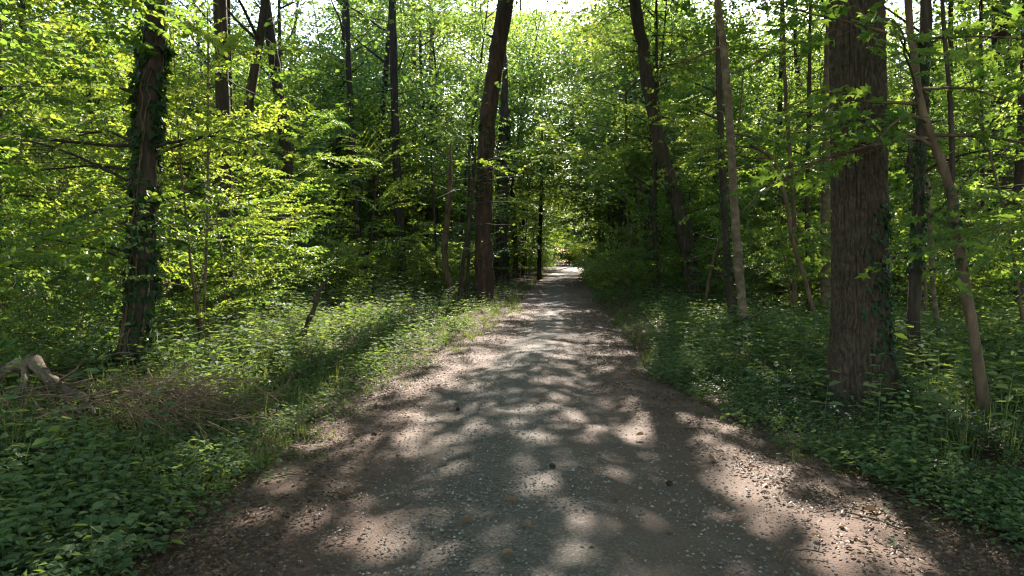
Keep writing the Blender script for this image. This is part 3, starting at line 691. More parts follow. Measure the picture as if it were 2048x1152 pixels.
# by hand: the near sprays the picture shows
for kind, u, y, s in [('near', -130, 7.6, .85), ('near', -260, 6.4, .9), ('near', 40, 12.5, .95), ('near', 410, 12.2, .9), ('near', 455, 13.5, .7), ('near', 560, 22, .95),
                      ('near', 330, 15, 1.05), ('near', 745, 28, 1.0), ('nearmaple', 2170, 6.6, .95), ('nearmaple', 2060, 10.5, 1.0), ('nearmaple', 1590, 16.5, .8),
                      ('shrub', 130, 9.2, .7), ('shrub', 420, 15.5, .9), ('shrub', 520, 18.5, .9), ('shrub', 60, 11.5, 1), ('shrub', 670, 24, 1),
                      ('shrub', 1420, 26, 1), ('shrub', 1530, 19, .8), ('shrub', 1940, 15, .8), ('shrub', 1250, 33, 1)]:
    place(kind, (u - 1024) / F * y, y, s)
def scatter(kind, n, y0, y1, umin, umax, gap, smin, smax, margin):
    got = 0
    for _ in range(n * 30):
        if got >= n: break
        y = math.sqrt(rB.uniform(y0 * y0, y1 * y1)); u = rB.uniform(umin, umax); x = (u - 1024) / F * y
        s = rB.uniform(smin, smax)
        if off_path(x, y) < max(.4, margin + SPREAD[kind] * s * .55) or not spaced(x, y, gap) or not clear_view(x, y, kind, s) or not lets_sun(x, y, kind, s): continue
        place(kind, x, y, s); got += 1
scatter('near', 12, 12, 24, -150, 930, 2.0, .8, 1.2, .6)
scatter('nearmaple', 8, 12, 24, 1230, 2250, 1.7, .8, 1.2, .4)
scatter('mid', 18, 18, 36, -150, 1010, 1.9, .85, 1.25, .3)
scatter('mid', 13, 20, 36, 1190, 2200, 1.9, .8, 1.2, .2)
scatter('slim', 34, 15, 45, 1200, 2150, 1.4, .8, 1.25, .2)
scatter('slim', 10, 22, 50, -50, 1000, 1.6, .8, 1.2, .3)
scatter('shrub', 34, 18, 42, 0, 1080, 1.4, .8, 1.4, .0)
scatter('shrub', 34, 18, 45, 1180, 2150, 1.4, .7, 1.2, .0)
scatter('far', 38, 30, 72, -120, 1090, 2.8, .85, 1.2, .2)
scatter('far', 40, 30, 72, 1140, 2170, 2.8, .85, 1.15, -.2)
scatter('far', 26, 72, 130, 700, 1140, 2.6, .9, 1.4, .2)
scatter('far', 22, 72, 130, 1150, 1600, 2.8, .9, 1.4, .2)
for k in range(22): place('shrub', 2 + 1.35 * k + rB.normal() * .4, 170 + rB.uniform(-1, 7), 1.5)
for k in range(34): place('far', -6 + 1.5 * k + rB.normal() * .6, 169 + rB.uniform(0, 22), rB.uniform(.8, 1.5))
for x, y in [(13.5, 172), (16, 176), (19, 172), (10, 178), (22.5, 178), (15, 184), (26, 174), (7, 174)]: place('far', x, y, 1.25)
scatter('shrub', 20, 45, 120, 1000, 1140, 1.8, .8, 1.2, .8)
scatter('shrub', 20, 45, 120, 1155, 1300, 1.8, 1.2, 1.8, .0)
for kind, x, y, s in [('far', 5.0, 26, .85), ('far', 7.6, 39, 1.1), ('far', -4.2, 45, 1.35), ('far', 9, 54, 1.6), ('far', -10.5, 47, 1.45), ('far', 11, 66, 1.9)]: place(kind, x, y, s)
# their labels: kind, the named tree each stands nearest to in the picture, the side, the order
LOOK = {'near': 'young beech with layered leaf sprays', 'nearmaple': 'young maple with lobed leaves', 'mid': 'tall tiered beech sapling', 'shrub': 'low bushy hazel shrub',
        'far': 'round-crowned young tree', 'slim': 'slender leafy stem'}
CAT = {'near': 'sapling', 'nearmaple': 'sapling', 'mid': 'sapling', 'shrub': 'shrub', 'far': 'tree', 'slim': 'tree'}
GRP = {'near': 'beech saplings under the tall trees', 'nearmaple': 'maple saplings under the tall trees', 'mid': 'tall beech saplings in the wood', 'shrub': 'hazel shrubs under the trees',
       'far': 'leafy trees deeper in the wood', 'slim': 'slender stems in the wood'}
REFS = [(r, min(px, key=lambda p: abs(p[1] - 500))[0], d) for r, px, d, w in HEROES if len(r) < 32]
ORD = ['nearest', 'second nearest', 'third nearest', 'fourth', 'fifth', 'sixth', 'seventh', 'eighth', 'ninth', 'tenth', 'eleventh', 'twelfth', 'thirteenth', 'fourteenth', 'fifteenth', 'sixteenth', 'seventeenth', 'eighteenth', 'nineteenth', 'twentieth'] + [t + q for t in ('twenty-', 'thirty-', 'forty-') for q in 'first second third fourth fifth sixth seventh eighth ninth'.split()]
bins = {}
for r, kind, x, y, s in PLACED:
    if y > 165:
        tag(r, 'low shrub in the green wall closing the far end of the path' if kind == 'shrub' else 'leafy tree in the green wall closing the far end of the path', CAT[kind], ('shrubs' if kind == 'shrub' else 'trees') + ' closing the far end of the path'); continue
    u = screen_u(x, y); ref = min(REFS, key=lambda q: abs(q[1] - u))
    side = 'left' if u < ref[1] else 'right'
    dep = 'in front of' if y < ref[2] - 1 else 'behind' if y < ref[2] + 12 else 'well behind' if y < ref[2] + 32 else 'far behind'
    bins.setdefault((kind, dep, ref[0], side), []).append((abs(u - ref[1]), r))
for (kind, dep, ref, side), L_ in bins.items():
    L_.sort(key=lambda q: q[0])
    for i, (_, r) in enumerate(L_):
        what = LOOK[kind]; o = (', ' + ORD[i] + ' ' + side) if len(L_) > 1 else ', ' + side + ' side'
        tag(r, f'{what} {dep} {ref}{o}', CAT[kind], GRP[kind])
for L_ in LIB.values():
    for root, tr, cr in L_:
        if not root.get('used'):
            for q in (tr, cr, root): bpy.data.objects.remove(q)
for r, *_ in PLACED:
    if 'used' in r: del r['used']

# ------------------------------------------------------------------ tall trees of the wood, each with its own trunk and crown
rC = np.random.default_rng(123)
TALL = []
def tall(x, y, H, r, i, pine=False, cull=True, low=.28):
    rng = np.random.default_rng(1000 + i)
    g = float(gz(x, y)); off = np.array([x, y, g])
    pts = curve((0, 0, -.1), (rng.normal() * .05, rng.normal() * .05, 1), H, 14, rng, .025, .03)
    root = empty('tall_tree', off, None, 'tree', 'tall trees standing in the wood')
    w = MB(); rad = np.linspace(r, r * .25, 14); rad[0] *= 1.25
    w.tube(pts, rad, 10, .06, rng); lb = LB()
    for k in range(9):
        q = pts[5 + k % 8]; a = rng.uniform(0, 6.28)
        w.tube(curve(q, (math.cos(a), math.sin(a), .8), H * .2, 5, rng, .12), np.linspace(r * .3, .012, 5), 5, cap=False)
    top = pts[-1] - np.array([0, 0, H * (1 - low) * .5])
    crown_clumps(lb, None, top, H * .16 + 1.2, H * (1 - low) * .55, 90, 110, .15 + .0012 * y, rng)
    w.build('trunk', M['bark_pine' if pine else 'bark_dark'], root)
    arr = lb.arrays(); P = arr[0] + off
    k = shade_keep(P) | ((P[:, 2] < 1.6 + .33 * P[:, 1]) & (P[:, 1] - SY * P[:, 2] > 19) & ((vn(P[:, 0] * .9 - SX * .9 * P[:, 2], (P[:, 1] - SY * P[:, 2]) * .6, 63) > .42) | (P[:, 2] > 1.6 + .22 * P[:, 1]) | (np.abs(P[:, 0] - SX * P[:, 2] - 2) > 6)))
    if not cull: k[:] = True
    # nothing hangs in the open strip above the path, where the sky shows
    k &= ~((np.abs(P[:, 0] + .085 * P[:, 1]) < .06 * P[:, 1]) & (P[:, 1] > 24) & (P[:, 2] > 1.6 + .19 * P[:, 1]) & (vn(P[:, 0] * .5, P[:, 2] * .5, 61) > .74))
    m2 = MB(); leaf_geo(m2, [a[k] for a in arr], KITE)
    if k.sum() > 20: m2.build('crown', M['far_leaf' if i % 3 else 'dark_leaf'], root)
    TALL.append((root, x, y))
i = 0
for y, o, H in [(29, 2.0, 12), (43, 1.8, 17), (54, 1.8, 20), (66, 1.6, 23), (78, 2.2, 30), (96, 2.5, 34)]:
    tall(float(path_r(y)) + o, y, H, .14, 500 + i, False, True, .24); i += 1
for y, o, H in [(44, 4.5, 17), (52, 2.6, 19), (60, 4.4, 22), (74, 3.0, 26), (92, 4, 28), (120, 3.5, 30)]:
    tall(float(path_l(y)) - o, y, H, .14, 500 + i, False, True, .3); i += 1
for y, x, H in [(31, -12, 14), (40, -14, 17), (46, -11, 19), (52, -8.2, 19), (62, -12, 23), (70, -9, 24), (33, -15.5, 14), (26, -14, 12), (80, -13, 27)]:
    tall(x, y, H, .12, 600 + i, False, True, .2); i += 1
for y, x, H in [(58, -7, 28), (67, -3, 31), (80, .4, 36), (100, 2.2, 42), (70, 10.5, 32), (63, 8.6, 29), (90, 12, 39), (110, -6, 43), (84, -7, 37), (118, 16, 44), (48, -5.5, 23), (75, -4.5, 34), (66, 1, 30), (55, -12, 27), (46, -15, 23)]:
    tall(x, y, H * 1.22, .15, 640 + i, False, True, .36); i += 1
i = 0
for _ in range(6000):
    if i >= 120: break
    y = math.sqrt(rC.uniform(15 ** 2, 85 ** 2)); u = rC.uniform(-120, 2170); x = (u - 1024) / F * y
    if off_path(x, y) < 1.6 or any((x - t[1]) ** 2 + (y - t[2]) ** 2 < 16 for t in TALL): continue
    if any(abs(u - min(px, key=lambda p: abs(p[1] - 400))[0]) < w + 16 for _r, px, d, w in HEROES if y < d + 2): continue
    if (y < 19 and -50 < u < 2100) or (y < 34 and -7.5 < x < 2) or (y < 31 and 2 <= x < 11) or (y < 62 and 770 < u < 1010): continue
    tall(x, y, rC.uniform(15, 22), rC.uniform(.10, .24), i, rC.random() < .2); i += 1
TALL.sort(key=lambda t: screen_u(t[1], t[2]))
bins = {}
for r, x, y in TALL:
    u = screen_u(x, y); ref = min(REFS, key=lambda q: abs(q[1] - u)); side = 'left' if u < ref[1] else 'right'
    bins.setdefault((ref[0], side, y < 45), []).append((abs(u - ref[1]), r))
for (ref, side, near), L_ in bins.items():
    L_.sort(key=lambda q: q[0])
    for k, (_, r) in enumerate(L_):
        r['label'] = f"tall tree {'behind' if near else 'far behind'} {ref}" + (f', {ORD[k]} {side}' if len(L_) > 1 else f', {side} side')

# unseen leaf layer added above and behind the view to cast dappled shade
def canopy():
    rng = np.random.default_rng(17); n = 760000
    x = rng.uniform(-34, 34, n); y = rng.uniform(-34, 46, n); h = 9.5 + 9 * rng.random(n)
    P = np.stack([x, y, h], 1)
    cl = vn(x * .45, y * .45 + h * .3, 71) + .5 * vn(x * 1.3 + h, y * 1.3, 72)
    k = (cl > .40) & (h > 1.6 + .36 * y + 1.0) & shade_keep(P)
    P = P[k]; m = len(P)
    D = rng.normal(size=(m, 3)) * np.array([1, 1, .4]); Nn = np.array([0, 0, 1]) + rng.normal(size=(m, 3)) * .5
    L = rng.uniform(.16, .34, m)
    mb = MB(); leaf_geo(mb, [P, D, Nn, L, L * .75, rng.random(m)], KITE)
    o = mb.build('added_shade_canopy', M['dark_leaf']); tag(o, 'green leaf canopy of the wood closing overhead', 'canopy', kind='stuff')
canopy()

# the wood closing the view far off
def far_wood():
    rng = np.random.default_rng(19); mb = MB()
    n = 520
    y = np.sqrt(rng.uniform(70 ** 2, 190 ** 2, n)); u = rng.uniform(-150, 2200, n); x = (u - 1024) / F * y
    ok = (off_path(x, y) > 2.5) & ((y > 130) | (u < 820) | (u > 1500)); x, y = x[ok], y[ok]
    wood = MB(); lb = LB()
    for a, b in zip(x, y):
        H = rng.uniform(9, 19) * (.8 if screen_u(a, b) < 1050 else 1)
        mb2 = 120
        c = np.stack([rng.normal(0, 1.9, mb2), rng.normal(0, 1.9, mb2), rng.uniform(.3, H, mb2)], 1) + np.array([a, b, 0])
        P = np.repeat(c, 9, 0) + rng.normal(size=(mb2 * 9, 3)) * np.array([.5, .5, .28])
        m = len(P); L = rng.uniform(.3, .6, m)
        lb.add(P, rng.normal(size=(m, 3)) * np.array([1, 1, .5]), np.array([0, 0, 1]) + rng.normal(size=(m, 3)) * .6, L, L * .7, np.clip(np.repeat(rng.random(mb2), 9) + rng.normal(size=m) * .15, 0, 1))
    leaf_geo(mb, lb.arrays(), KITE)
    o = mb.build('far_woodland', M['far_leaf']); tag(o, 'dense far-off foliage of the wood behind the trees', 'woodland', kind='stuff')
far_wood()

# ------------------------------------------------------------------ undergrowth
def herb(rng, h, lev, leaf, droop=.25, aspect=.6):
    lb = LB(); lean = np.array([rng.normal() * .12, rng.normal() * .12, 1]) * h
    lb.add(np.zeros(3), lean, np.array([1., 0, 0]), np.linalg.norm(lean), .006, .35)
    lb.add(np.zeros(3), lean, np.array([0, 1., 0]), np.linalg.norm(lean), .006, .35)
    a0 = rng.uniform(0, 6.28); t0 = rng.uniform(.0, 1.)
    for i in range(lev):
        f = (i + 1) / lev
        for k in range(2):
            a = a0 + i * 1.57 + k * 3.14 + rng.normal() * .25
            D = np.array([math.cos(a), math.sin(a), rng.uniform(-.2, .35)])
            L = leaf * (.7 + .6 * math.sin(f * 2.6)) * rng.uniform(.8, 1.2)
            Nn = np.array([math.cos(a) * droop, math.sin(a) * droop, 1]) + rng.normal(size=3) * .22
            lb.add(lean * f + D * .012, D, Nn, L, L * aspect, np.clip(t0 + rng.normal() * .15, 0, 1))
    return lb.arrays()
def creeper(rng, n, R, leaf, hmax):
    lb = LB(); a = rng.uniform(0, 6.28, n); r = R * np.sqrt(rng.random(n))
    P = np.stack([np.cos(a) * r, np.sin(a) * r, rng.uniform(.03, hmax, n)], 1)
    a2 = rng.uniform(0, 6.28, n); D = np.stack([np.cos(a2), np.sin(a2), rng.uniform(-.3, .25, n)], 1)
    L = leaf * rng.uniform(.6, 1.3, n)
    lb.add(P, D, np.array([0, 0, 1]) + rng.normal(size=(n, 3)) * .35, L, L * .85, rng.uniform(.1, .9, n))
    return lb.arrays()
def bramble(rng, leaf):
    lb = LB()
    for s in range(4):
        a = rng.uniform(0, 6.28); pts = curve((0, 0, 0), (math.cos(a), math.sin(a), 1.3), .75, 8, rng, .08, -2.2)
        for i in range(7):
            d = pts[i + 1] - pts[i]; lb.add(pts[i], d, np.cross(d, [0, 0, 1]) + 1e-3, np.linalg.norm(d) * 1.05, .005, .3)
            for k in range(3):
                b = a + (k - 1) * 1.1 + rng.normal() * .2; D = np.array([math.cos(b), math.sin(b), rng.uniform(-.1, .3)])
                L = leaf * rng.uniform(.7, 1.2); lb.add(pts[i + 1] + D * .02, D, np.array([0, 0, 1]) + rng.normal(size=3) * .25, L, L * .65, np.clip(.5 + rng.normal() * .2, 0, 1))
    return lb.arrays()
def tuft(rng, n, h):
    lb = LB(); a = rng.uniform(0, 6.28, n); l = rng.uniform(.15, .8, n)
    D = np.stack([np.cos(a) * l, np.sin(a) * l, np.ones(n)], 1); L = h * rng.uniform(.5, 1.2, n)
    P = np.stack([rng.normal(0, .035, n), rng.normal(0, .035, n), np.zeros(n)], 1)
    Nn = np.stack([-np.cos(a), -np.sin(a), l], 1)
    lb.add(P, D, -Nn, L, np.full(n, .006) * rng.uniform(.7, 1.4, n), rng.uniform(.1, 1, n))
    return lb.arrays()
rU = np.random.default_rng(77)
def sample(n, y0, y1, lo, hi, ubias=None):
    """Points off the path, evenly over the picture: lo..hi metres from the path's edge."""
    y = y0 * (y1 / y0) ** rU.random(n); u = rU.uniform(-120, 2170, n); x = (u - 1024) / F * y
    o = off_path(x, y) + .35 * (fbm(x * .9, y * .9, 51) - .5) + rU.normal(0, .08, n)
    k = (o > lo) & (o < hi)
    return x[k], y[k], o[k]
def plants(name, mat, specs, label, cat):
    mb = MB()
    for tmpl, shape, x, y, s in specs:
        if len(x) == 0: continue
        t = rU.integers(len(tmpl), size=len(x))
        for i, T in enumerate(tmpl):
            k = t == i
            pos = np.stack([x[k], y[k], gz(x[k], y[k]) - .01], 1)
            leaf_geo(mb, replicate(T, pos, rU.uniform(0, 6.28, k.sum()), s[k]), shape)
    o = mb.build(name, mat); tag(o, label, cat, kind='stuff'); return o
HB = [herb(rU, rU.uniform(.18, .42), int(rU.integers(3, 7)), rU.uniform(.04, .085)) for _ in range(10)]
HT = [herb(rU, rU.uniform(.45, .7), int(rU.integers(5, 8)), rU.uniform(.075, .10)) for _ in range(6)]
CR = [creeper(rU, 28, .26, rU.uniform(.024, .058), .18) for _ in range(8)]
BR = [bramble(rU, .075) for _ in range(5)]
TF = [tuft(rU, 26, .13) for _ in range(6)]
def patch(x, y, s, lo): return fbm(x * .55, y * .45, s) > lo
def rise(o, a, b, d): return a + (b - a) * np.clip(o / d, 0, 1)
def vary(x, y): return rU.uniform(.7, 1.25, len(x)) * (.7 + .6 * fbm(x * .8, y * .6, 93))
NOTBRUSH = lambda x, y: (((x + 4.0) / 1.2) ** 2 + ((y - 6.3) / 1.15) ** 2 > 1) | (rU.random(len(x)) < .2)
FEET = [((px[0][0] - 1024) / F * d, d, w / F * d) for _r, px, d, w in HEROES if d < 14 and w > 10] + [(4.45, 7.0, .12)]
_notbrush = NOTBRUSH
def NOTBRUSH(x, y):
    k = _notbrush(x, y)
    for fx, fy, fw in FEET:
        t = fy - y; k &= ~((t > -.1) & (t < 1.9) & (np.abs(x - fx * y / fy) < fw + .28)) | (rU.random(len(x)) < .22)
    return k
def sel(t, k): return [a[k] for a in t]
specs = []
t = sample(8500, 3.2, 11, .08, 14); t = sel(t, NOTBRUSH(t[0], t[1])); specs.append((CR, HEART, t[0], t[1], vary(t[0], t[1])))
t = sample(7500, 3.2, 17, .25, 14); t = sel(t, patch(t[0], t[1], 91, .40) & NOTBRUSH(t[0], t[1])); specs.append((HB, OVAL, t[0], t[1], rise(t[2], .6, 1.2, 2.2) * vary(t[0], t[1])))
t = sample(4400, 4.4, 24, .6, 25); t = sel(t, patch(t[0], t[1], 92, .50) & NOTBRUSH(t[0], t[1]) & ((t[0] > 0) | (t[1] > 7.8))); specs.append((HT, OVAL, t[0], t[1], rise(t[2], .55, .95, 3) * vary(t[0], t[1])))
t = sample(8000, 9, 50, .1, 40); t = sel(t, patch(t[0], t[1], 91, .36)); specs.append((HB, KITE, t[0], t[1], rise(t[2], .65, 1.25, 2.0) * vary(t[0], t[1]) * (1 + t[1] / 80)))
t = sample(6000, 20, 190, .2, 60); specs.append((HT, KITE, t[0], t[1], rise(t[2], .5, 1.0, 3) * vary(t[0], t[1]) * (1 + t[1] / 80)))
x, y, o = sample(5200, 4, 26, -.75, .2); k = (rU.random(len(x)) < np.where(x < 0, .42, .25) * np.clip((o + .8) / .9, .1, 1) * (fbm(x * 1.6, y * 1.6, 57) > .47)); specs.append((CR + HB[:4], HEART, x[k], y[k], rU.uniform(.3, .6, k.sum())))
plants('undergrowth', M['herb'], specs, 'low green nettles and herbs covering the forest floor', 'undergrowth')
t = sample(3600, 4.2, 26, .7, 20); t = sel(t, patch(t[0], t[1], 95, .5) & NOTBRUSH(t[0], t[1]))
plants('brambles', M['dark_leaf'], [(BR, OVAL, t[0], t[1], rise(t[2], .5, 1.1, 3) * vary(t[0], t[1]))], 'darker arching brambles in patches among the low plants', 'brambles')
t = sample(5200, 3.4, 22, .15, 12); t = sel(t, patch(t[0], t[1], 96, .52) & (t[0] > 0) | patch(t[0], t[1], 97, .62))
plants('ground_ivy', M['ivy'], [(CR, IVY, t[0], t[1], rU.uniform(.9, 1.4, len(t[0])))], 'dark ivy creeping over the ground under the trees', 'ground ivy')
x, y, o = sample(6000, 5, 30, -.3, 1.0); k = ((x < 0) | (rU.random(len(x)) < .35)) & (fbm(x * 1.3, y * .9, 58) > .45); x, y, o = x[k], y[k], o[k]
s1 = (TF, BLADE, x, y, rU.uniform(.5, 1.2, len(x)) * (1 + y / 45))
x, y, o = sample(1600, 18, 110, -.3, 1.2)
TL = [tuft(rU, 14, .38) for _ in range(5)]
t = sample(2600, 4, 30, .3, 5); t = sel(t, patch(t[0], t[1], 98, .50)); s2 = (TL, BLADE, t[0], t[1], rU.uniform(.6, 1.2, len(t[0])))
t = sample(600, 4, 20, .2, 8); s3 = sel(t, patch(t[0], t[1], 99, .5) & ((t[0] < 0) | (t[1] > 9))); s3 = (TL, BLADE, s3[0], s3[1], rU.uniform(.8, 1.6, len(s3[0])))
plants('dry_stalks', M['dry_leaf'], [s3], 'thin dry stalks standing among the low plants', 'dry stalks')
plants('grass', M['grass'], [s1, s2, (TF, BLADE, x, y, rU.uniform(.7, 1.2, len(x)) * (1.2 + y / 30))], 'short grass tufts along the path edges', 'grass')

# single plants that stand out of it
def single(name, mat, arr, shape, u, y, label, cat, group=None, s=1.0, x=None):
    x = (u - 1024) / F * y; g = float(gz(x, y))
    mb = MB(); leaf_geo(mb, [a for a in arr], shape)
    o = mb.build(name, mat, None, (x, y, g)); o.scale = (s, s, s); o.rotation_euler[2] = float(rU.uniform(0, 6.28))
    return tag(o, label, cat, group)
G = 'nettles rising above the undergrowth'
for u, y, lab, hgt in [(505, 8.3, 'tall yellow lit nettle leaning over the left path edge', .72), (462, 8.0, 'bright nettle just left of the tall yellow lit one', .62), (428, 7.4, 'nettle before the dry brown bracken on the left', .62),
                       (545, 8.9, 'short lit nettle at the corner of the left path edge', .5), (215, 6.3, 'broad leaved dark nettle below the broken branch on the left', .8), (320, 5.6, 'pale leaved nettle in front of the brush pile', .6),
                       (1560, 7.3, 'pale tipped nettle left of the thick oak foot', .62), (1500, 7.9, 'low nettle at the right path edge before the oak', .5), (1650, 6.6, 'nettle right below the thick oak foot', .6),
                       (1760, 6.1, 'leafy nettle in front of the thick oak roots', .6), (1900, 5.6, 'leafy nettle below the young maple foot', .7), (2010, 5.8, 'nettle at the right picture edge by the young maple', .8)]:
    single('nettle', M['herb'], herb(rU, hgt, 8, .10, .4, .5), OVAL, u, y, lab, 'nettle', G)
def fern(rng):
    lb = LB()
    for i in range(9):
        a = i * .7 + rng.normal() * .15; pts = curve((0, 0, .02), (math.cos(a), math.sin(a), 1.1), .8 * rng.uniform(.8, 1.15), 16, rng, .03, -2.0)
        for j in range(15):
            d = pts[j + 1] - pts[j]; sd = unit(np.cross([0, 0, 1], d)); w = .24 * math.sin(min(1, (j + 1.5) / 6) * 1.57) * (1 - j / 16)
            lb.add(pts[j], d, np.array([0, 0, 1.]), np.linalg.norm(d) * 1.1, .006, .3)
            for q in (-1, 1):
                for f in (0, .5):
                    lb.add(pts[j] + d * f, unit(sd * q + unit(d) * .35), np.array([0, 0, 1]) + rng.normal(size=3) * .15, w, .035, .7 + rng.normal() * .1)
    return lb.arrays()
for u, y, lab in [(1330, 20.5, 'green fern at the foot of the leaning trunk, its left one'), (1372, 20, 'green fern at the foot of the leaning trunk, its right one'), (1425, 20.8, 'small fern under the forked stem'),
                  (1890, 15, 'fern in the shade behind the whitish bare stem'), (1800, 14, 'fern in the shade behind the thick oak')]:
    single('fern', M['grass'], fern(rU), KITE, u, y, lab, 'fern', 'ferns on the right side', 1.25)

# ------------------------------------------------------------------ litter, pebbles and small things on the path
def litter():
    rng = np.random.default_rng(31); mb = MB(); n = 150000
    y = 3.0 * (26 / 3.0) ** rng.random(n); x = rng.uniform(-3.2, 4.2, n)
    o = off_path(x, y) + .5 * (fbm(x * 1.2, y * 1.2, 53) - .5)
    k = (np.abs(o + .15) < (.95 * rng.random(n) ** .8 + .03) * (fbm(x * 2.2, y * 2.2, 59) > .46 - .2 * rng.random(n))) | (rng.random(n) < .012); x, y = x[k], y[k]; m = len(x)
    on = off_path(x, y) < .1
    z = np.where(on, np.maximum(path_z(x, y), 0) + .008, gz(x, y) + .012)
    P = np.stack([x, y, z + rng.random(m) * .012], 1); a = rng.uniform(0, 6.28, m)
    L = rng.uniform(.012, .036, m) * (1 + .5 * (rng.random(m) < .08)); D = np.stack([np.cos(a), np.sin(a), rng.normal(0, .15, m)], 1)
    leaf_geo(mb, [P, D, np.array([0, 0, 1]) + rng.normal(size=(m, 3)) * .35, L, L * .6, rng.random(m) ** 2.4], OVAL)
    # bits of twig
    m = 2600; y = 3.0 * (18 / 3.0) ** rng.random(m); sd = rng.random(m) < .5
    x = np.where(sd, path_l(y), path_r(y)) + rng.normal(0, .32, m); a = rng.uniform(0, 6.28, m)
    P = np.stack([x, y, np.maximum(gz(x, y), np.maximum(path_z(x, y), 0) * (off_path(x, y) < .05)) + .012], 1)
    leaf_geo(mb, [P, np.stack([np.cos(a), np.sin(a), rng.normal(0, .06, m)], 1), np.tile([0, 0, 1.], (m, 1)), rng.uniform(.05, .2, m), np.full(m, .006), rng.uniform(0, .8, m)], KITE)
    o = mb.build('leaf_litter', M['dry_leaf']); tag(o, 'fallen dry leaves and twig bits along the path edges', 'leaf litter', kind='stuff')
litter()
def pebbles():
    rng = np.random.default_rng(33); mb = MB(); n = 26000
    n = 15000; y = 3.0 * (13 / 3.0) ** rng.random(n); l = rng.normal(-.08, .42, n); k = np.abs(l) < .96; y, l = y[k], l[k]
    x = path_l(y) + (l + 1) / 2 * (path_r(y) - path_l(y)); m = len(x); s = rng.uniform(.004, .011, m) * (1 + .5 * (rng.random(m) < .06))
    P = np.stack([x, y, path_z(x, y) + .002], 1)
    t = np.array([[1, 0, 0], [.3, .9, .1], [-.8, .6, 0], [-.9, -.5, .1], [.2, -1, 0], [.2, .1, .75]])
    f = np.array([[0, 1, 5], [1, 2, 5], [2, 3, 5], [3, 4, 5], [4, 0, 5]])
    a = rng.uniform(0, 6.28, m); c, sn = np.cos(a), np.sin(a)
    q = t[None] * (1 + .25 * rng.normal(size=(m, 6, 3)))
    V = np.stack([q[..., 0] * c[:, None] - q[..., 1] * sn[:, None], q[..., 0] * sn[:, None] + q[..., 1] * c[:, None], q[..., 2]], -1) * s[:, None, None] + P[:, None]
    mb.add(V.reshape(-1, 3), (np.arange(m)[:, None, None] * 6 + f[None]).reshape(-1, 3), np.repeat(rng.random(m), 5))
    o = mb.build('gravel', stone_mat()); tag(o, 'loose grey gravel on the middle of the path', 'gravel', kind='stuff')
pebbles()
def on_path(u, v):
    y = depth_of(v); return (u - 1024) / F * y, y
for u, v, lab in [(921, 1067, 'pale dry leaf in the middle of the gravel, lower left one'), (1030, 1135, 'crumpled brown leaf at the bottom edge of the path'), (1570, 1138, 'pale dry leaf at the bottom right of the path'),
                  (1010, 1022, 'small curled leaf on the gravel centre'), (1062, 1080, 'yellowish leaf on the gravel near its middle'), (890, 935, 'tan leaf on the grey gravel left of centre'), (1736, 1038, 'curled leaf in the sunlit strip on the right'),
                  (1530, 985, 'pale leaf in the sunlit strip, upper one'), (700, 1003, 'tan leaf on the left dirt shoulder'), (610, 985, 'dry leaf beside the left verge'), (1290, 880, 'leaf on the sunlit right wheel track'), (1420, 930, 'leaf at the right shoulder, in shade')]:
    x, y = on_path(u, v); rng = np.random.default_rng(u); mb = MB()
    leaf_geo(mb, [np.zeros((1, 3)), np.array([[1., 0, .1]]), np.array([[rng.normal() * .3, rng.normal() * .3, 1]]), np.array([.085]), np.array([.06]), np.array([rng.uniform(.6, 1)])], (OVAL[0] * np.array([1, 1, 2.2]), OVAL[1]))
    o = mb.build('fallen_leaf', M['dry_leaf'], None, (x, y, float(path_z(x, y)) + .016)); o.rotation_euler[2] = rng.uniform(0, 6.28)
    tag(o, lab, 'leaf', 'dry leaves lying on the path')
for u, v, lab in [(1106, 951, 'small dark pine cone on the gravel right of centre'), (1342, 983, 'small dark pine cone on the right wheel track'), (746, 881, 'dark pine cone near the left path edge'), (915, 829, 'tiny dark cone on the gravel further up the path')]:
    x, y = on_path(u, v); mb = MB(); rng = np.random.default_rng(v); lb = LB()
    mb.tube(np.array([[-.024, 0, 0], [-.012, 0, 0], [0, 0, 0], [.014, 0, 0], [.024, 0, 0]]), [.006, .013, .014, .010, .003], 10, .1, rng)
    for k in range(40):
        t = k / 40; a = k * 2.4; r = .013 * math.sin(.5 + t * 2.4); c = np.array([-.022 + .042 * t, math.cos(a) * r, math.sin(a) * r])
        lb.add(c, np.array([.7, math.cos(a), math.sin(a)]), np.array([-1., math.cos(a), math.sin(a)]), .013, .011, .4)
    leaf_geo(mb, lb.arrays(), KITE)
    o = mb.build('pine_cone', M['cone'], None, (x, y, float(path_z(x, y)) + .018)); o.rotation_euler[2] = rng.uniform(0, 6.28); tag(o, lab, 'pine cone', 'pine cones on the path')
def branch_thing(name, pts, r, mat, label, cat, twigs=0, seed=0, tl=.3, sides=8, jit=.15, extra=()):
    rng = np.random.default_rng(seed); pts = np.asarray(pts, float); off = pts[0].copy(); n = max(10, 4 * len(pts))
    P = smooth_pts(pts - off, n); mb = MB(); rad = np.interp(np.linspace(0, 1, n), np.linspace(0, 1, len(r)), r); rad = rad * (1 + .12 * rng.normal(size=n)); P[1:-1] += rng.normal(size=(n - 2, 3)) * rad[1:-1, None] * .25
    mb.tube(P, rad, sides, jit, rng)
    for e, re in extra: mb.tube(smooth_pts(np.asarray(e, float) - off, 12), np.linspace(re[0], re[1], 12), sides, jit, rng)
    for k in range(twigs):
        i = int(rng.integers(2, n - 1)); d = unit(rng.normal(size=3) * np.array([1, 1, .7]))
        mb.tube(curve(P[i], d, tl * rng.uniform(.5, 1.3), 5, rng, .2), np.linspace(max(.003, rad[i] * .35), .0015, 5), 4, cap=False)
    o = mb.build(name, mat, None, off); return tag(o, label, cat)
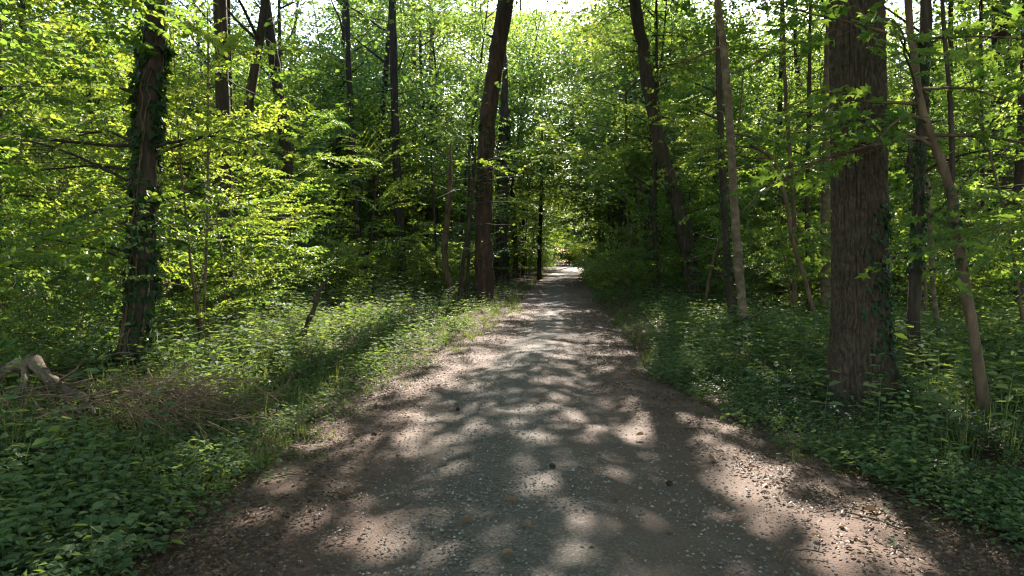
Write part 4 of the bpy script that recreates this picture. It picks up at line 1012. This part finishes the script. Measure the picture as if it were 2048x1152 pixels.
def gp(u, v, lift=.02):
    """Ground point under the photo pixel."""
    y = depth_of(v); x = (u - 1024) / F * y; return np.array([x, y, float(gz(x, y)) + lift])
branch_thing('broken_branch', [at(-60, 800, 7.0), at(0, 752, 7.0), at(62, 722, 7.0), at(92, 752, 6.7), at(128, 778, 6.4), at(165, 795, 6.1), at(190, 830, 5.9)], [.03, .045, .07, .05, .04, .03, .014], M['deadwood'],
             'thick broken grey brown branch lying across the plants at far left', 'branch', 16, 1, .5, 12, .45,
             [([at(55, 735, 7.0), at(50, 770, 6.6), at(36, 830, 6.4)], (.045, .03)), ([at(88, 765, 6.9), at(140, 770, 7.0), at(185, 760, 7.1)], (.03, .015)), ([at(-60, 762, 7.2), at(0, 742, 7.1), at(62, 722, 7.0)], (.03, .03))])
branch_thing('dead_branch', [at(560, 722, 11.6), at(592, 690, 11.6), at(618, 645, 11.7), at(630, 608, 11.7), at(640, 582, 11.7), at(656, 556, 11.7)], [.042, .042, .04, .038, .04, .02], M['bark_dark'], 'dark crooked dead stem leaning out of the left undergrowth', 'branch', 2, 2, .2)
branch_thing('dead_stump', [at(398, 690, 13), at(399, 660, 13), at(397, 628, 13)], [.05, .045, .04], M['bark_dark'], 'short dark dead stump left of the straight dark trunk', 'stump', 0, 3, .2)
branch_thing('arching_twig', [at(90, 745, 7.6), at(170, 730, 7.5), at(230, 708, 7.5), at(290, 708, 7.4)], [.012, .01, .008, .004], M['bark_dark'], 'thin dark twig arching in front of the ivy-clad trunk foot', 'branch', 5, 4, .3)
branch_thing('fallen_pole', [gp(1780, 752, .25), gp(1880, 770, .2), gp(1990, 800, .16), gp(2090, 815, .12)], [.035, .035, .03, .025], M['deadwood'], 'long pale fallen pole behind the young maple foot', 'branch', 3, 5, .3)
branch_thing('leaning_stick', [at(1978, 735, 11), at(1992, 680, 11), at(2008, 632, 11.1)], [.022, .02, .014], M['bark_dark'], 'short dark stick leaning right behind the young maple', 'branch', 2, 6, .2)
branch_thing('hanging_branch', [at(1870, 520, 9.5), at(1905, 570, 9.5), at(1960, 640, 9.4)], [.006, .008, .012], M['deadwood'], 'thin dead branch slanting behind the young maple', 'branch', 4, 7, .3)
branch_thing('fallen_branch', [gp(1300, 600, .3), gp(1340, 596, .35), gp(1372, 600, .2)], [.06, .07, .06], M['bark_dark'], 'dark fallen log behind the leaning trunk', 'log', 3, 8, .6)
for u0, v0, u1, v1, lab in [(1690, 1040, 1830, 1082, 'long thin twig on the right dirt shoulder'), (1640, 1000, 1690, 1015, 'short twig beside the right verge'), (545, 968, 590, 962, 'pale twig at the left path edge'), (1370, 868, 1415, 868, 'short twig across the right shoulder'),
                            (640, 1000, 700, 1012, 'dark twig on the left shoulder'), (1600, 1120, 1660, 1128, 'dark twig at the bottom right of the path')]:
    a = np.array([*on_path(u0, v0), 0]); b = np.array([*on_path(u1, v1), 0]); a[2] = float(path_z(a[0], a[1])) + .012; b[2] = float(path_z(b[0], b[1])) + .012
    mid = (a + b) / 2 + np.array([.01, .02, .004]); branch_thing('fallen_twig', [a, mid, b], [.005, .005, .003], M['twig'], lab, 'twig', 2, u0, .07, 6)['group'] = 'twigs lying on the path'
def brush(name, label, u, v, y, n, R, hh, seed):
    rng = np.random.default_rng(seed); c = at(u, v, y); c[2] = float(gz(c[0], c[1])); mb = MB()
    for k in range(n):
        p = rng.normal(size=3) * np.array([R, R * .6, 0]); p[2] = rng.uniform(.02, hh)
        a = rng.normal(math.pi * .05, .9); L = rng.uniform(.3, 1.0)
        q = curve(p, (math.cos(a), math.sin(a) * .6, rng.normal(-.15, .35)), L, 6, rng, .16, -.3)
        r = rng.uniform(.0025, .009); mb.tube(q, np.linspace(r, .001, 6), 4, cap=False)
        for j in range(4):
            i = int(rng.integers(1, 5)); mb.tube(curve(q[i], q[i] - q[i - 1] + rng.normal(size=3) * .08, L * .35, 4, rng, .25, -.2), [r * .45, r * .3, r * .2, .0008], 3, cap=False)
    o = mb.build(name, M['drytwig'], None, c); tag(o, label, 'brush pile')
brush('brush_pile', 'heap of dry brown twigs and brushwood at the lower left', 175, 850, 6.0, 220, .5, .36, 1)
brush('brush_pile', 'dry brown bracken clump behind the lit nettles', 350, 850, 6.7, 140, .32, .42, 2)

# ------------------------------------------------------------------ the damp air of the wood
def haze():
    m, nt, N, L = new_mat('haze_air')
    v = nd(N, 'ShaderNodeVolumePrincipled'); v.inputs['Density'].default_value = HAZE; v.inputs['Color'].default_value = (.80, .90, 1, 1); v.inputs['Anisotropy'].default_value = .3
    o = nd(N, 'ShaderNodeOutputMaterial'); L.new(v.outputs[0], o.inputs['Volume'])
    mb = MB(); V = np.array([[a, b, c] for c in (-1.6, 42) for b in (-435, 435) for a in (-435, 435)], float)
    mb.add(V, np.array([[0, 2, 3, 1], [4, 5, 7, 6], [0, 1, 5, 4], [2, 6, 7, 3], [0, 4, 6, 2], [1, 3, 7, 5]]))
    ob = mb.build('haze', m); tag(ob, 'thin bluish air between the trees', 'haze', kind='stuff')
if HAZE: haze()

# ------------------------------------------------------------------ sky, sun, camera
w = bpy.data.worlds.new('World'); sc.world = w; w.use_nodes = True
N, L = w.node_tree.nodes, w.node_tree.links; N.clear()
sky = N.new('ShaderNodeTexSky'); sky.sky_type = 'NISHITA'; sky.sun_disc = False
sky.sun_elevation = SUN_EL; sky.sun_rotation = SUN_AZ; sky.air_density = 1.2; sky.dust_density = .7; sky.ozone_density = 1.0
bg = N.new('ShaderNodeBackground'); bg.inputs['Strength'].default_value = .13
wo = N.new('ShaderNodeOutputWorld'); L.new(sky.outputs[0], bg.inputs[0]); L.new(bg.outputs[0], wo.inputs[0])
sun = bpy.data.lights.new('sun', 'SUN'); sun.energy = 5.0; sun.angle = RAD(.4); sun.color = (1, .915, .785)
so = bpy.data.objects.new('sun', sun); col.objects.link(so)
sd = Vector((math.sin(SUN_AZ) * math.cos(SUN_EL), math.cos(SUN_AZ) * math.cos(SUN_EL), math.sin(SUN_EL)))
so.rotation_euler = sd.to_track_quat('Z', 'Y').to_euler(); so.location = (0, 0, 40)
cam = bpy.data.cameras.new('camera'); cam.sensor_width = 36; cam.lens = F / 2048 * 36; cam.clip_start = .05; cam.clip_end = 2000
co = bpy.data.objects.new('camera', cam); col.objects.link(co); co.location = (0, 0, CAM_H); co.rotation_euler = (math.pi / 2 - PITCH, 0, 0)
sc.camera = co
sc.view_settings.view_transform = 'Standard'; sc.view_settings.look = 'None'; sc.view_settings.gamma = 1; sc.view_settings.exposure = EXPOSURE
c = sc.cycles
c.max_bounces = 12; c.diffuse_bounces = 7; c.glossy_bounces = 2; c.transmission_bounces = 9; c.transparent_max_bounces = 2
c.sample_clamp_indirect = 6; c.use_adaptive_sampling = False
c.caustics_reflective = False; c.caustics_refractive = False
c.use_denoising = True; c.denoising_prefilter = 'NONE'; c.filter_width = 1.25
print('script seconds', round(time.time() - T0, 1), 'objects', len(bpy.data.objects), 'faces', sum(len(o.data.polygons) for o in bpy.data.objects if o.type == 'MESH'))
